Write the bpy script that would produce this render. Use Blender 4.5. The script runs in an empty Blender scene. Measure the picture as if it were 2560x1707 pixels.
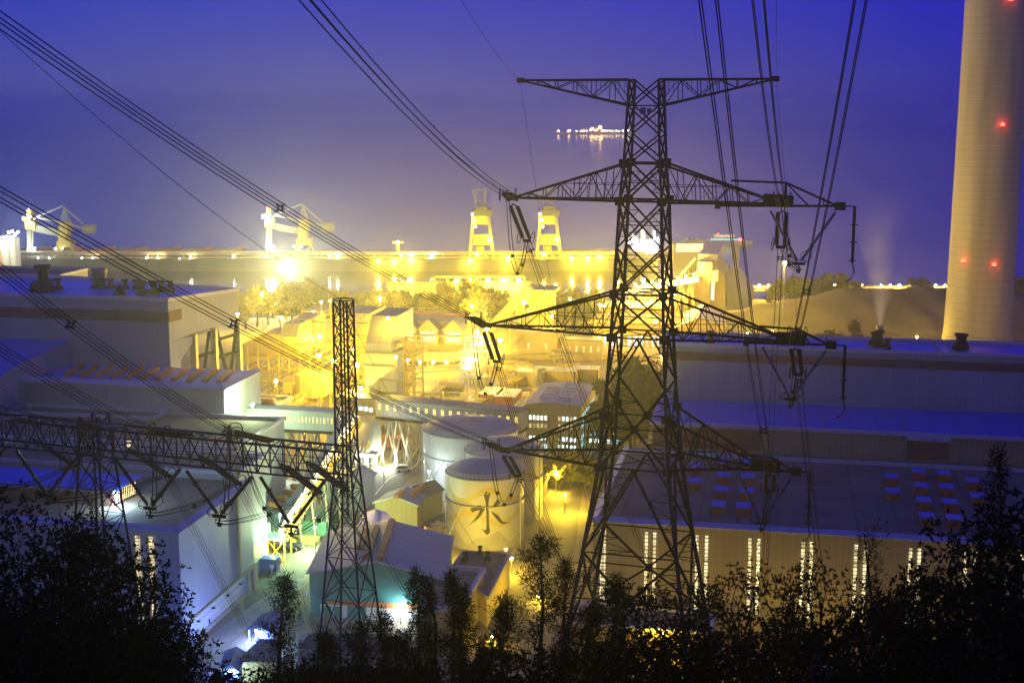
import bpy, math, random
import numpy as np
from mathutils import Vector
random.seed(7); rng = np.random.default_rng(7)
SC = bpy.context.scene
COL = SC.collection
# ---- survey of the place: the camera stands 100 m above the yard; the plant's own grid is the world grid
F = 3350.0; PITCH = math.radians(9.9); H = 100.0; YAW = math.radians(11.2)
CY, SY = math.cos(YAW), math.sin(YAW)
def c2w(p): return (p[0]*CY - p[1]*SY, p[0]*SY + p[1]*CY, p[2])     # frame square to the view -> plant grid
def _ray(sx, sy):
    u = (sx-1280)/F; v = (853.5-sy)/F
    return (u, math.cos(PITCH)+v*math.sin(PITCH), -math.sin(PITCH)+v*math.cos(PITCH))
def cZ(sx, sy, z):
    r = _ray(sx, sy); t = (z-H)/r[2]; return (r[0]*t, r[1]*t, z)
def cY(sx, sy, Y):
    r = _ray(sx, sy); t = Y/r[1]; return (r[0]*t, Y, H+r[2]*t)
def pZ(sx, sy, z): return c2w(cZ(sx, sy, z))
def pY(sx, sy, Y): return c2w(cY(sx, sy, Y))
def _rw(sx, sy): return c2w(_ray(sx, sy))
def pU(sx, sy, u0):
    r = _rw(sx, sy); t = u0/r[0]; return (u0, r[1]*t, H+r[2]*t)
def pV(sx, sy, v0):
    r = _rw(sx, sy); t = v0/r[1]; return (r[0]*t, v0, H+r[2]*t)
def crop(x0, y0, s): return lambda x, y: (x0+x*s, y0+y*s)
kA = crop(560, 740, .2551); kB = crop(600, 1040, .2551); kC = crop(1000, 980, .2551); kD = crop(1000, 680, .2551)
kE = crop(0, 680, .2976); kF = crop(0, 1000, .2976); kG = crop(1000, 1307, .2551); kH = crop(500, 1307, .2551)
kI = crop(1650, 680, .387); kJ = crop(1500, 1107, .4507); kK = crop(1650, 400, .2764); kL = crop(1150, 400, .2764)
kM = crop(1150, 150, .2764); kN = crop(0, 450, .1403); kO = crop(620, 480, .1403); kP = crop(1150, 440, .1403)
kQ = crop(1500, 520, .17857); kR = crop(560, 480, .2721); kS = crop(0, 440, .2721); kV = crop(0, 1250, .3401)
# ---------------------------------------------------------------- materials
MATS = {}
def mat(name, col, rough=.7, metal=0., var=.18, scale=.35, ribs=0, ribdir='X', bump=.0, spec=.35, streak=0):
    m = bpy.data.materials.new(name); m.use_nodes = True; MATS[name] = m
    nt = m.node_tree; N = nt.nodes; L = nt.links
    b = N['Principled BSDF']; b.inputs['Roughness'].default_value = rough; b.inputs['Metallic'].default_value = metal
    b.inputs['Specular IOR Level'].default_value = spec
    tc = N.new('ShaderNodeTexCoord')
    ns = N.new('ShaderNodeTexNoise'); ns.inputs['Scale'].default_value = scale; ns.inputs['Detail'].default_value = 6
    src = tc.outputs['Object']
    if streak:
        mp = N.new('ShaderNodeMapping'); mp.inputs['Scale'].default_value = (1, 1, streak); L.new(src, mp.inputs[0]); L.new(mp.outputs[0], ns.inputs['Vector'])
    else: L.new(src, ns.inputs['Vector'])
    rp = N.new('ShaderNodeValToRGB'); rp.color_ramp.elements[0].position = .3; rp.color_ramp.elements[1].position = .72
    rp.color_ramp.elements[0].color = tuple(c*(1-var) for c in col)+(1,); rp.color_ramp.elements[1].color = tuple(min(1, c*(1+var*.7)) for c in col)+(1,)
    L.new(ns.outputs['Fac'], rp.inputs[0]); out = rp.outputs[0]
    if ribs:
        sx = N.new('ShaderNodeSeparateXYZ'); L.new(src, sx.inputs[0])
        if ribdir == 'XY':
            ad = N.new('ShaderNodeMath'); ad.operation = 'ADD'; L.new(sx.outputs[0], ad.inputs[0]); L.new(sx.outputs[1], ad.inputs[1]); o = ad.outputs[0]
        else: o = sx.outputs['XYZ'.index(ribdir)]
        mu = N.new('ShaderNodeMath'); mu.operation = 'MULTIPLY'; mu.inputs[1].default_value = 1/ribs; L.new(o, mu.inputs[0])
        fr = N.new('ShaderNodeMath'); fr.operation = 'FRACT'; L.new(mu.outputs[0], fr.inputs[0])
        gt = N.new('ShaderNodeMath'); gt.operation = 'LESS_THAN'; gt.inputs[1].default_value = .09; L.new(fr.outputs[0], gt.inputs[0])
        mx = N.new('ShaderNodeMixRGB'); mx.blend_type = 'MULTIPLY'; mx.inputs[2].default_value = (.78, .78, .78, 1)
        L.new(gt.outputs[0], mx.inputs[0]); L.new(out, mx.inputs[1]); out = mx.outputs[0]
    L.new(out, b.inputs['Base Color'])
    if bump:
        n2 = N.new('ShaderNodeTexNoise'); n2.inputs['Scale'].default_value = scale*7; n2.inputs['Detail'].default_value = 4; L.new(src, n2.inputs['Vector'])
        bp = N.new('ShaderNodeBump'); bp.inputs['Strength'].default_value = bump; bp.inputs['Distance'].default_value = .3
        L.new(n2.outputs['Fac'], bp.inputs['Height']); L.new(bp.outputs[0], b.inputs['Normal'])
    return m
def glow(name, col, strength, var=0, scale=1.):
    m = bpy.data.materials.new(name); m.use_nodes = True; MATS[name] = m
    nt = m.node_tree; N = nt.nodes; b = N['Principled BSDF']
    b.inputs['Base Color'].default_value = (.25, .25, .25, 1)
    b.inputs['Emission Color'].default_value = tuple(col)+(1,); b.inputs['Emission Strength'].default_value = strength
    if var:     # lit rooms of uneven brightness, pane by pane
        tc = N.new('ShaderNodeTexCoord'); wn = N.new('ShaderNodeTexWhiteNoise'); sn = N.new('ShaderNodeVectorMath'); sn.operation = 'SNAP'
        sn.inputs[1].default_value = (scale,)*3; nt.links.new(tc.outputs['Object'], sn.inputs[0]); nt.links.new(sn.outputs[0], wn.inputs['Vector'])
        mr = N.new('ShaderNodeMapRange'); mr.inputs[3].default_value = strength*(1-var); mr.inputs[4].default_value = strength*(1+var*.4)
        nt.links.new(wn.outputs['Value'], mr.inputs[0]); nt.links.new(mr.outputs[0], b.inputs['Emission Strength'])
    m.cycles.emission_sampling = 'NONE'
    return m
# ---------------------------------------------------------------- mesh collector
class M:
    def __init__(s, cam=False): s.v = []; s.f = []; s.cam = cam
    def face(s, *pts):
        n = len(s.v); s.v += [tuple(p) for p in pts]; s.f.append(tuple(range(n, n+len(pts)))); return s
    def box(s, x0, y0, z0, x1, y1, z1):
        x0, x1 = sorted((x0, x1)); y0, y1 = sorted((y0, y1)); z0, z1 = sorted((z0, z1))
        return s.prism([(x0, y0), (x1, y0), (x1, y1), (x0, y1)], z0, z1)
    def prism(s, poly, z0, z1):
        k = len(poly); zb = z0 if hasattr(z0, '__len__') else [z0]*k; zt = z1 if hasattr(z1, '__len__') else [z1]*k
        n = len(s.v)
        s.v += [(p[0], p[1], zb[i]) for i, p in enumerate(poly)]+[(p[0], p[1], zt[i]) for i, p in enumerate(poly)]
        s.f.append(tuple(n+i for i in reversed(range(k)))); s.f.append(tuple(n+k+i for i in range(k)))
        for i in range(k):
            j = (i+1) % k; s.f.append((n+i, n+j, n+k+j, n+k+i))
        return s
    def extr(s, pts, d):    # a flat outline in space pushed along vector d
        k = len(pts); n = len(s.v); s.v += [tuple(p) for p in pts]+[(p[0]+d[0], p[1]+d[1], p[2]+d[2]) for p in pts]
        s.f.append(tuple(n+i for i in reversed(range(k)))); s.f.append(tuple(n+k+i for i in range(k)))
        for i in range(k):
            j = (i+1) % k; s.f.append((n+i, n+j, n+k+j, n+k+i))
        return s
    def bar(s, p, q, w, h=None):
        h = h or w; p = Vector(p); q = Vector(q); d = q-p
        if d.length < 1e-6: return s
        d.normalize(); up = Vector((0, 0, 1)) if abs(d.z) < .95 else Vector((0, 1, 0))
        a = d.cross(up).normalized()*(w/2); b = a.cross(d).normalized()*(h/2); n = len(s.v)
        for c in (p, q): s.v += [tuple(c-a-b), tuple(c+a-b), tuple(c+a+b), tuple(c-a+b)]
        s.f += [(n, n+1, n+2, n+3), (n+7, n+6, n+5, n+4)]+[(n+i, n+4+i, n+4+(i+1) % 4, n+(i+1) % 4) for i in range(4)]
        return s
    def tube(s, pts, r, n=6):
        pts = [Vector(p) for p in pts]; m = len(pts); base = len(s.v)
        for i, p in enumerate(pts):
            d = (pts[min(i+1, m-1)]-pts[max(i-1, 0)]).normalized(); up = Vector((0, 0, 1)) if abs(d.z) < .9 else Vector((1, 0, 0))
            a = d.cross(up).normalized(); b = a.cross(d); rr = r[i] if hasattr(r, '__len__') else r
            for k in range(n):
                t = 2*math.pi*k/n; s.v.append(tuple(p+a*(rr*math.cos(t))+b*(rr*math.sin(t))))
        for i in range(m-1):
            for k in range(n):
                j = (k+1) % n; s.f.append((base+i*n+k, base+i*n+j, base+(i+1)*n+j, base+(i+1)*n+k))
        s.f.append(tuple(base+k for k in reversed(range(n)))); s.f.append(tuple(base+(m-1)*n+k for k in range(n)))
        return s
    def lathe(s, c, prof, n=32, a0=0, a1=2*math.pi):
        base = len(s.v); full = abs(a1-a0-2*math.pi) < 1e-6; k = n if full else n+1
        for r, z in prof:
            for i in range(k):
                t = a0+(a1-a0)*i/n; s.v.append((c[0]+r*math.cos(t), c[1]+r*math.sin(t), c[2]+z))
        for q in range(len(prof)-1):
            for i in range(n):
                j = (i+1) % k; s.f.append((base+q*k+i, base+q*k+j, base+(q+1)*k+j, base+(q+1)*k+i))
        return s
    def cyl(s, c, r, z0, z1, n=20, r1=None):
        r1 = r if r1 is None else r1
        return s.prism_ring(c, r, r1, z0, z1, n)
    def prism_ring(s, c, r, r1, z0, z1, n):
        b = len(s.v)
        for rr, z in ((r, z0), (r1, z1)):
            for i in range(n):
                t = 2*math.pi*i/n; s.v.append((c[0]+rr*math.cos(t), c[1]+rr*math.sin(t), z))
        s.f += [tuple(b+i for i in reversed(range(n))), tuple(b+n+i for i in range(n))]
        for i in range(n):
            j = (i+1) % n; s.f.append((b+i, b+j, b+n+j, b+n+i))
        return s
    def ball(s, c, r, n=8, sq=1.):
        return s.lathe(c, [(max(1e-3, r*math.sin(math.pi*i/n)), -r*sq*math.cos(math.pi*i/n)) for i in range(n+1)], n+4)
    def ring(s, c, R, r, ax, n=20):
        ax = Vector(ax).normalized(); up = Vector((0, 0, 1)) if abs(ax.z) < .9 else Vector((1, 0, 0)); a = ax.cross(up).normalized(); b = ax.cross(a)
        c = Vector(c); return s.tube([c+a*(R*math.cos(2*math.pi*i/n))+b*(R*math.sin(2*math.pi*i/n)) for i in range(n+1)], r, 5)
    def build(s, name, m, parent=None, smooth=False, origin=None):
        vs = [c2w(p) for p in s.v] if s.cam else s.v
        o0 = Vector(origin) if origin is not None else (parent_pos(parent) if parent else Vector((0, 0, 0)))
        if parent is None and origin is None and vs:
            xs = [p[0] for p in vs]; ys = [p[1] for p in vs]; o0 = Vector(((min(xs)+max(xs))/2, (min(ys)+max(ys))/2, min(p[2] for p in vs)))
        me = bpy.data.meshes.new(name)
        me.from_pydata([(p[0]-o0[0], p[1]-o0[1], p[2]-o0[2]) for p in vs], [], s.f); me.update()
        o = bpy.data.objects.new(name, me); COL.objects.link(o); me.materials.append(m if not isinstance(m, str) else MATS[m])
        if smooth:
            me.polygons.foreach_set('use_smooth', [True]*len(me.polygons)); me.set_sharp_from_angle(angle=math.radians(38))
        if parent:
            o.parent = parent
        else: o.location = o0
        WPOS[o.name] = o0.copy()
        return o
WPOS = {}
def parent_pos(o): return WPOS[o.name]
def tag(o, label=None, cat=None, group=None, kind=None):
    if label: o['label'] = label
    if cat: o['category'] = cat
    if group: o['group'] = group
    if kind: o['kind'] = kind
    return o
def thing(name, label, cat, loc, group=None):
    o = bpy.data.objects.new(name, None); COL.objects.link(o); o.location = loc; o.empty_display_size = .5
    WPOS[o.name] = Vector(loc); return tag(o, label, cat, group)
def dup(root, loc, rz=0, sc=1., label=None, group=None):
    r = root.copy(); COL.objects.link(r); r.location = loc; r.rotation_euler = (0, 0, rz); r.scale = (sc, sc, sc); WPOS[r.name] = Vector(loc)
    if label: r['label'] = label
    if group: r['group'] = group
    for ch in list(root.children):
        c = ch.copy(); COL.objects.link(c); c.parent = r
        for g in ch.children:
            d = g.copy(); COL.objects.link(d); d.parent = c
    return r
ORD = ['first', 'second', 'third', 'fourth', 'fifth', 'sixth', 'seventh', 'eighth', 'ninth', 'tenth', 'eleventh', 'twelfth', 'thirteenth', 'fourteenth', 'fifteenth', 'sixteenth', 'seventeenth', 'eighteenth', 'nineteenth', 'twentieth']
# ---------------------------------------------------------------- palette (some colours carry sky or lamp light)
mat('cladding', (.36, .38, .41), .55, ribs=1.2, ribdir='XY', var=.18, scale=.12, streak=.25)
mat('cladding_pale', (.47, .50, .45), .55, ribs=1.1, ribdir='XY', var=.10, scale=.15, streak=.2)
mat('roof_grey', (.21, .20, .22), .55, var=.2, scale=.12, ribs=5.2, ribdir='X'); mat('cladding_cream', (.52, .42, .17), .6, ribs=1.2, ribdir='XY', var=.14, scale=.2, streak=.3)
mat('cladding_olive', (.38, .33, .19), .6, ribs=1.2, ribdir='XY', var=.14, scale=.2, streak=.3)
mat('brown_band', (.16, .085, .07), .6, ribs=1.2, ribdir='XY')
mat('brown_wall', (.26, .12, .075), .6, ribs=1.2, ribdir='XY')
mat('teal_wall', (.06, .26, .25), .5, ribs=.6, ribdir='XY')
mat('roof_sheet', (.02, .055, .72), .3, ribs=6.1, ribdir='X', var=.12, scale=.08, spec=.8)  # blue of the reflected sky put into the base colour
mat('roof_felt', (.30, .215, .12), .85, ribs=7.3, ribdir='X', var=.22, scale=.1, bump=.1)
mat('roof_pale', (.36, .37, .40), .5, ribs=4.5, ribdir='Y', var=.12, scale=.1)
mat('trim', (.55, .56, .58), .5, var=.08)
mat('orange_paint', (.50, .17, .05), .55, var=.25, scale=1.5)
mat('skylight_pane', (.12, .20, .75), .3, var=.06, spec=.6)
mat('concrete', (.34, .32, .28), .85, var=.2, scale=.25, bump=.1, streak=.3)
mat('concrete_light', (.45, .40, .30), .85, var=.2, scale=.4, bump=.08)
mat('white_wall', (.70, .70, .68), .6, var=.06)
mat('yard_paving', (.27, .23, .16), .8, var=.4, scale=.06, bump=.12)
mat('asphalt', (.11, .105, .10), .75, var=.3, scale=.15, bump=.1)
mat('road_paint', (.7, .68, .6), .7)
mat('kerb_stone', (.35, .34, .31), .85)
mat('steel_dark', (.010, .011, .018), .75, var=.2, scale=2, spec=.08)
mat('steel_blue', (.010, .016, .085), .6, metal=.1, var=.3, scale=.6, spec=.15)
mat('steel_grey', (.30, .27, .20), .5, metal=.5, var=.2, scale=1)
mat('steel_yellow', (.50, .38, .08), .55, var=.2)
mat('wire', (.006, .006, .007), .8, spec=.05)
mat('insulator_black', (.012, .011, .01), .35)
mat('insulator_glass', (.18, .22, .05), .2, spec=.8)
mat('insulator_blue', (.06, .09, .22), .35)
mat('tank_paint', (.46, .47, .48), .5, var=.10, scale=.2, streak=.2)
mat('tank_blue', (.28, .29, .35), .5, var=.08)
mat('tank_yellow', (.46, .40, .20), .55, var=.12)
mat('mural_grey', (.36, .37, .40), .5); mat('quay_concrete', (.10, .095, .08), .9, var=.3, scale=.1, streak=.3); mat('tank_olive', (.05, .047, .03), .6)
mat('coal', (.17, .13, .09), .95, var=.4, scale=.05, bump=.5)
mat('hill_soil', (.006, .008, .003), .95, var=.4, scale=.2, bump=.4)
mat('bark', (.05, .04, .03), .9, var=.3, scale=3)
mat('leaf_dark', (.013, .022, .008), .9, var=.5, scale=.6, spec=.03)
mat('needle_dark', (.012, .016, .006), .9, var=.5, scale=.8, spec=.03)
mat('leaf_lit', (.17, .16, .05), .75, var=.35, scale=.25)  # lit partner of leaf_dark: lamp light put into the leaf colour
mat('hull_dark', (.10, .07, .05), .6); mat('hull_red', (.28, .10, .04), .6)
mat('crane_paint', (.22, .21, .15), .5); mat('green_paint', (.08, .25, .15), .55); mat('blue_paint', (.04, .09, .4), .5)
mat('tile_roof', (.12, .085, .075), .8, var=.4, scale=3)
mat('canopy_blue', (.03, .05, .28), .55)
mat('chimney_concrete', (.36, .33, .27), .85, var=.22, scale=.16, ribs=3.2, ribdir='Z', streak=.12, bump=.08)
mat('car_white', (.75, .75, .75), .25, spec=.6); mat('glass_dark', (.02, .025, .03), .08, spec=.9); mat('rubber', (.015, .015, .015), .8)
glow('lamp_sodium', (1, .80, .25), 60); glow('lamp_white', (.85, .95, 1), 50); glow('lamp_orange', (1, .45, .08), 30); glow('lamp_red', (1, .04, .02), 14)
glow('lamp_green', (.1, 1, .6), 12); glow('lamp_cyan', (.35, .75, 1), 9)
glow('ship_lamp', (1, .62, .18), 45)
glow('window_warm', (1, .72, .25), 3.2, .5, .7); glow('window_cool', (.72, .95, .95), 2.2, .5, .9); glow('window_dim', (1, .8, .35), .7, .6, .9); glow('window_yellow', (1, .72, .12), 1.6, .5, .9)
glow('window_white', (1, .82, .42), 1.35, .7, .75); glow('window_cyan', (.25, .75, 1.), 1.6, .5, .8)
SOD = (1, .66, .03); WHT = (.80, .95, 1.); BLU = (.12, .28, 1.); ORA = (1, .50, .07)
NL = [0]
def light(parent, p, col, power, r=.35, name='lamp_light'):
    d = bpy.data.lights.new(name, 'POINT'); d.color = col; d.energy = power*LP; d.shadow_soft_size = r
    o = bpy.data.objects.new(name, d); COL.objects.link(o); o.parent = parent; o.location = Vector(p)-parent_pos(parent); NL[0] += 1
    return o

def lamp(p, base, power, label, col=SOD, glowm='lamp_sodium', R=.45, name='yard_lamp', group=None, arm=(0, 0), cat='lamp'):
    """a lamp on a post: p = where the lamp is, base = height of the post's foot"""
    R = R*.72; b = (p[0]+arm[0], p[1]+arm[1], base); t = thing(name, label, cat, b, group)
    m = M().tube([b, (b[0], b[1], p[2]+.3)], [.14, .09], 8)
    if arm[0] or arm[1]: m.tube([(b[0], b[1], p[2]+.25), (p[0], p[1], p[2]+.45)], .06, 6)
    m.build('pole', 'steel_grey', t)
    M().lathe((p[0], p[1], p[2]+R*.8), [(R*.9, 0), (R*.9, .06), (R*.4, .2), (.02, .25)], 10).build('lamp_head', 'steel_grey', t)
    M().ball(p, R, 8).build('bulb', glowm, t, smooth=True)
    if power: light(t, (p[0], p[1], p[2]-R-.15), col, power, R*.8)
    return t
LP, SKY, EXPO, HAZE = 8.0, 1.0, 0.0, .00020; BACK_FILL = (.25, .215, .14)
# ================================================================ camera, sky, air
cam = bpy.data.cameras.new('camera'); cam.sensor_width = 36; cam.lens = 36*F/2560; cam.clip_start = .5; cam.clip_end = 40000
co = bpy.data.objects.new('camera', cam); COL.objects.link(co); co.location = (0, 0, H); co.rotation_euler = (math.pi/2-PITCH, 0, YAW); SC.camera = co
w = bpy.data.worlds.new('World'); SC.world = w; w.use_nodes = True
nt = w.node_tree; N = nt.nodes; L = nt.links; bg = N['Background']
tc = N.new('ShaderNodeTexCoord'); sp = N.new('ShaderNodeSeparateXYZ'); L.new(tc.outputs['Generated'], sp.inputs[0])
# dusk sky: colour by height above the horizon, with the sodium glow of the plant on the side of the plant's lamps
el = N.new('ShaderNodeMapRange'); el.inputs[1].default_value = -.12; el.inputs[2].default_value = 1.; L.new(sp.outputs[2], el.inputs[0])
rp = N.new('ShaderNodeValToRGB'); L.new(el.outputs[0], rp.inputs[0]); cr = rp.color_ramp
stops = [(0, (.09, .10, .30)), (.107, (.085, .095, .32)), (.125, (.06, .07, .35)), (.147, (.035, .05, .40)), (.179, (.014, .034, .46)), (.241, (.006, .024, .62)), (.38, (.006, .024, .58)), (.60, (.020, .030, .30))]
while len(cr.elements) < len(stops): cr.elements.new(.5)
for e, (ps, c) in zip(cr.elements, stops): e.position = ps; e.color = c+(1,)
# towards the right (away from the lamps) the sky is a deeper blue
vm = N.new('ShaderNodeVectorMath'); vm.operation = 'DOT_PRODUCT'; vm.inputs[1].default_value = (CY, SY, 0); L.new(tc.outputs['Generated'], vm.inputs[0])
az = N.new('ShaderNodeMapRange'); az.inputs[1].default_value = -.25; az.inputs[2].default_value = .42; az.clamp = True; L.new(vm.outputs['Value'], az.inputs[0])
mx = N.new('ShaderNodeMixRGB'); mx.blend_type = 'MULTIPLY'; mx.inputs[2].default_value = (.06, .14, 1.0, 1); L.new(az.outputs[0], mx.inputs[0]); L.new(rp.outputs[0], mx.inputs[1])
sky = N.new('ShaderNodeTexSky'); sky.sky_type = 'NISHITA'; sky.sun_disc = False; sky.sun_elevation = math.radians(-4); sky.sun_rotation = math.radians(200); sky.air_density = 2
ms = N.new('ShaderNodeMixRGB'); ms.blend_type = 'ADD'; ms.inputs[0].default_value = .03; L.new(mx.outputs[0], ms.inputs[1]); L.new(sky.outputs[0], ms.inputs[2])
# warm grey fill added to the sky behind the camera, warming the walls
vb = N.new('ShaderNodeVectorMath'); vb.operation = 'DOT_PRODUCT'; vb.inputs[1].default_value = (SY, -CY, -.9); L.new(tc.outputs['Generated'], vb.inputs[0])
bk = N.new('ShaderNodeMapRange'); bk.inputs[1].default_value = .05; bk.inputs[2].default_value = .75; L.new(vb.outputs['Value'], bk.inputs[0])
mb = N.new('ShaderNodeMixRGB'); mb.inputs[2].default_value = BACK_FILL+(1,); L.new(bk.outputs[0], mb.inputs[0]); L.new(ms.outputs[0], mb.inputs[1])
L.new(mb.outputs[0], bg.inputs['Color']); bg.inputs['Strength'].default_value = SKY
SC.view_settings.view_transform = 'Standard'; SC.view_settings.look = 'None'; SC.view_settings.gamma = 1; SC.view_settings.exposure = EXPO
cy = SC.cycles; cy.use_denoising = True; cy.max_bounces = 4; cy.diffuse_bounces = 2; cy.glossy_bounces = 2; cy.volume_bounces = 1; cy.transmission_bounces = 2
cy.sample_clamp_indirect = 4; cy.caustics_reflective = False; cy.caustics_refractive = False; cy.use_adaptive_sampling = True; cy.adaptive_threshold = .015
try: cy.denoiser = 'OPENIMAGEDENOISE'
except Exception: pass
if HAZE:
    hz = M(cam=True).box(-5200, -60, -4, 5200, 13500, 166).build('haze', mat('haze', (.9, .9, .9)))
    tag(hz, kind='stuff'); n = MATS['haze'].node_tree; n.nodes.clear()
    vp = n.nodes.new('ShaderNodeVolumePrincipled'); vp.inputs['Color'].default_value = (.86, .94, 1., 1); vp.inputs['Density'].default_value = HAZE; vp.inputs['Anisotropy'].default_value = .84
    om = n.nodes.new('ShaderNodeOutputMaterial'); n.links.new(vp.outputs[0], om.inputs['Volume'])
# ================================================================ ground, water, hillside
land = [(-2400, -40), (2400, -40), (2400, 640), (330, 700), (90, 705), (40, 655), (-60, 640), (-2400, 640)]
tag(M(cam=True).prism(land, -3, 0).build('ground', 'yard_paving'), kind='structure')
m = mat('sea_water', (.02, .022, .025), .16, spec=.5, var=.1, scale=.01)
nn = m.node_tree; nz = nn.nodes.new('ShaderNodeTexNoise'); nz.inputs['Scale'].default_value = .12; nz.inputs['Detail'].default_value = 5
tcc = nn.nodes.new('ShaderNodeTexCoord'); bp = nn.nodes.new('ShaderNodeBump'); bp.inputs['Strength'].default_value = .04; bp.inputs['Distance'].default_value = .2
nn.links.new(tcc.outputs['Object'], nz.inputs['Vector']); nn.links.new(nz.outputs[0], bp.inputs['Height']); nn.links.new(bp.outputs[0], nn.nodes['Principled BSDF'].inputs['Normal'])
tag(M(cam=True).face((-5150, -50, -2), (5150, -50, -2), (5150, 13400, -2), (-5150, 13400, -2)).build('sea', 'sea_water'), kind='structure')
def hill_z(x, y):
    z = 97.0-.455*y-.0001*y*y + 1.3*math.sin(x*.11+1)*math.sin(y*.07) + .8*math.sin(x*.31+y*.2)
    if y < 14: z = 97.5-.30*y + .4*math.sin(x*.31)
    return max(z, -1.0)
m = M(cam=True); nx, ny = 70, 60; X = [-260+i*520/nx for i in range(nx+1)]; Y = [-40+j*262/ny for j in range(ny+1)]
m.v = [(x, y, hill_z(x, y)) for y in Y for x in X]
m.f = [(j*(nx+1)+i, j*(nx+1)+i+1, (j+1)*(nx+1)+i+1, (j+1)*(nx+1)+i) for j in range(ny) for i in range(nx)]
tag(m.build('hillside', 'hill_soil', smooth=True), kind='structure')
# roads: the yard road that bends past the tanks, the strip beside the near hall, a footpath
def strip(name, pts, wd, z, mt):
    m = M(); k = len(pts); n = []
    for i in range(k):
        a = Vector(pts[max(i-1, 0)]).to_2d(); b = Vector(pts[min(i+1, k-1)]).to_2d(); d = (b-a).normalized(); nrm = Vector((-d.y, d.x))*(wd/2); p = Vector(pts[i]).to_2d()
        n += [(p.x+nrm.x, p.y+nrm.y, z), (p.x-nrm.x, p.y-nrm.y, z)]
    m.v = n; m.f = [(2*i, 2*i+1, 2*i+3, 2*i+2) for i in range(k-1)]
    return m.build(name, mt)
def smooth_path(pts, n=8):
    out = []; P = [Vector(p) for p in pts]; P = [2*P[0]-P[1]]+P+[2*P[-1]-P[-2]]
    for i in range(1, len(P)-2):
        for k in range(n):
            t = k/n; out.append(.5*((2*P[i])+(P[i+1]-P[i-1])*t+(2*P[i-1]-5*P[i]+4*P[i+1]-P[i+2])*t*t+(3*P[i]-P[i-1]-3*P[i+1]+P[i+2])*t**3))
    return out+[P[-2]]
road = smooth_path([pZ(*kB(1840, 330), 0), pZ(*kB(1700, 500), 0), pZ(*kB(1480, 600), 0), pZ(*kB(1380, 700), 0), pZ(*kB(1150, 980), 0), pZ(*kB(800, 1250), 0), pZ(*kB(450, 1480), 0), pZ(*kH(700, 700), 0), pZ(*kH(750, 1000), 0)])
tag(strip('road', road, 11, .02, 'asphalt'), kind='structure')
m2 = strip('road_edge_line', [p+Vector((0, 0, 0)) for p in road[2:40]], .3, .03, 'road_paint'); tag(m2, kind='structure')
tag(strip('service_road', [pZ(*kC(1560, 640), 0), pZ(*kC(1560, 900), 0), pZ(*kC(1500, 1200), 0), pZ(*kC(1450, 1500), 0), pZ(*kG(1200, 700), 0), pZ(*kG(850, 1150), 0)], 13, .024, 'asphalt'), kind='structure')
tag(strip('path', [(-103, 219, 0), (-98, 262, 0)], 5, .028, 'concrete'), kind='structure')
# ================================================================ the left-hand power block
def parapet(m, poly, z, h=.9, t=.7, closed=True):
    k = len(poly)
    for i in range(k if closed else k-1):
        a = Vector(poly[i]).to_2d(); b = Vector(poly[(i+1) % k]).to_2d()
        za = z[i] if hasattr(z, '__len__') else z; zb = z[(i+1) % k] if hasattr(z, '__len__') else z
        d = (b-a).normalized()*(t/2); m.bar((a.x-d.x, a.y-d.y, za+h/2), (b.x+d.x, b.y+d.y, zb+h/2), t, h)
def roof_vent(parent, c, s=1., name='roof_vent', mt='steel_dark'):
    m = M().box(c[0]-.9*s, c[1]-.9*s, c[2], c[0]+.9*s, c[1]+.9*s, c[2]+1.6*s).cyl(c, .65*s, c[2]+1.6*s, c[2]+3.0*s, 10).cyl(c, 1.05*s, c[2]+3.0*s, c[2]+3.5*s, 10)
    m.box(c[0]-1.3*s, c[1]-.2, c[2], c[0]+1.3*s, c[1]+.2, c[2]+1.*s)
    return m.build(name, mt, parent)
# --- boiler house: tall hall with a brown band, vents on its roof and an open bay under its right end
bh = thing('boiler_house', 'huge pale boiler house with brown band under its flat vented roof', 'building', (-200, 340, 0))
P0, P1 = Vector((-156, 323.5)), Vector((-151, 358)); rf = lambda s: (P0.x+(P1.x-P0.x)*s, P0.y+(P1.y-P0.y)*s)
m = M(); W = [(-300, 323.5), rf(0), rf(1), (-207, 366), (-300, 352)]
m.prism(W, [39, 39, 40.5, 39, 39], [50, 50, 48.2, 49.4, 49.8]); m.prism([(-300, 323.5), rf(0), rf(.14), (-300, 329)], 0, 39.02)
m.extr([(*rf(.12), 33), (*rf(.37), 38.6), (*rf(.54), 39), (*rf(.54), 39.1), (*rf(.12), 39.1)], (-8, 0, 0)); m.prism([(-300, 329), (-176, 329), (-176, 352), (-300, 350)], 0, 39.03)
m.build('wall', 'cladding', bh)
m = M(); parapet(m, W, [50, 50, 48.2, 49.4, 49.8]); m.build('parapet', 'trim', bh)
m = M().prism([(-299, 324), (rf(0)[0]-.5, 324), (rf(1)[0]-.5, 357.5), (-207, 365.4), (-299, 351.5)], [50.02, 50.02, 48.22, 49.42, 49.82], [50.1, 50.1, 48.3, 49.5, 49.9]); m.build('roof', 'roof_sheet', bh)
m = M().box(-300, 323.3, 44.4, -155.9, 323.5, 47.2).prism([(-155.95, 323.3), (-155.75, 323.5), (rf(.17)[0]+.22, rf(.17)[1]), (rf(.17)[0]+.02, rf(.17)[1])], 44.4, 47.2); m.build('wall_band', 'brown_band', bh)
m = M()
for s in (.33, .62, .985): m.bar((*rf(s), 0), (*rf(s), 39.5), 1.6)
for s in (.33, .62, .985): m.bar((rf(s)[0]-14, rf(s)[1], 0), (rf(s)[0]-14, rf(s)[1], 39.5), 1.4)
m.build('column', 'steel_grey', bh)
m = M()
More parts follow.
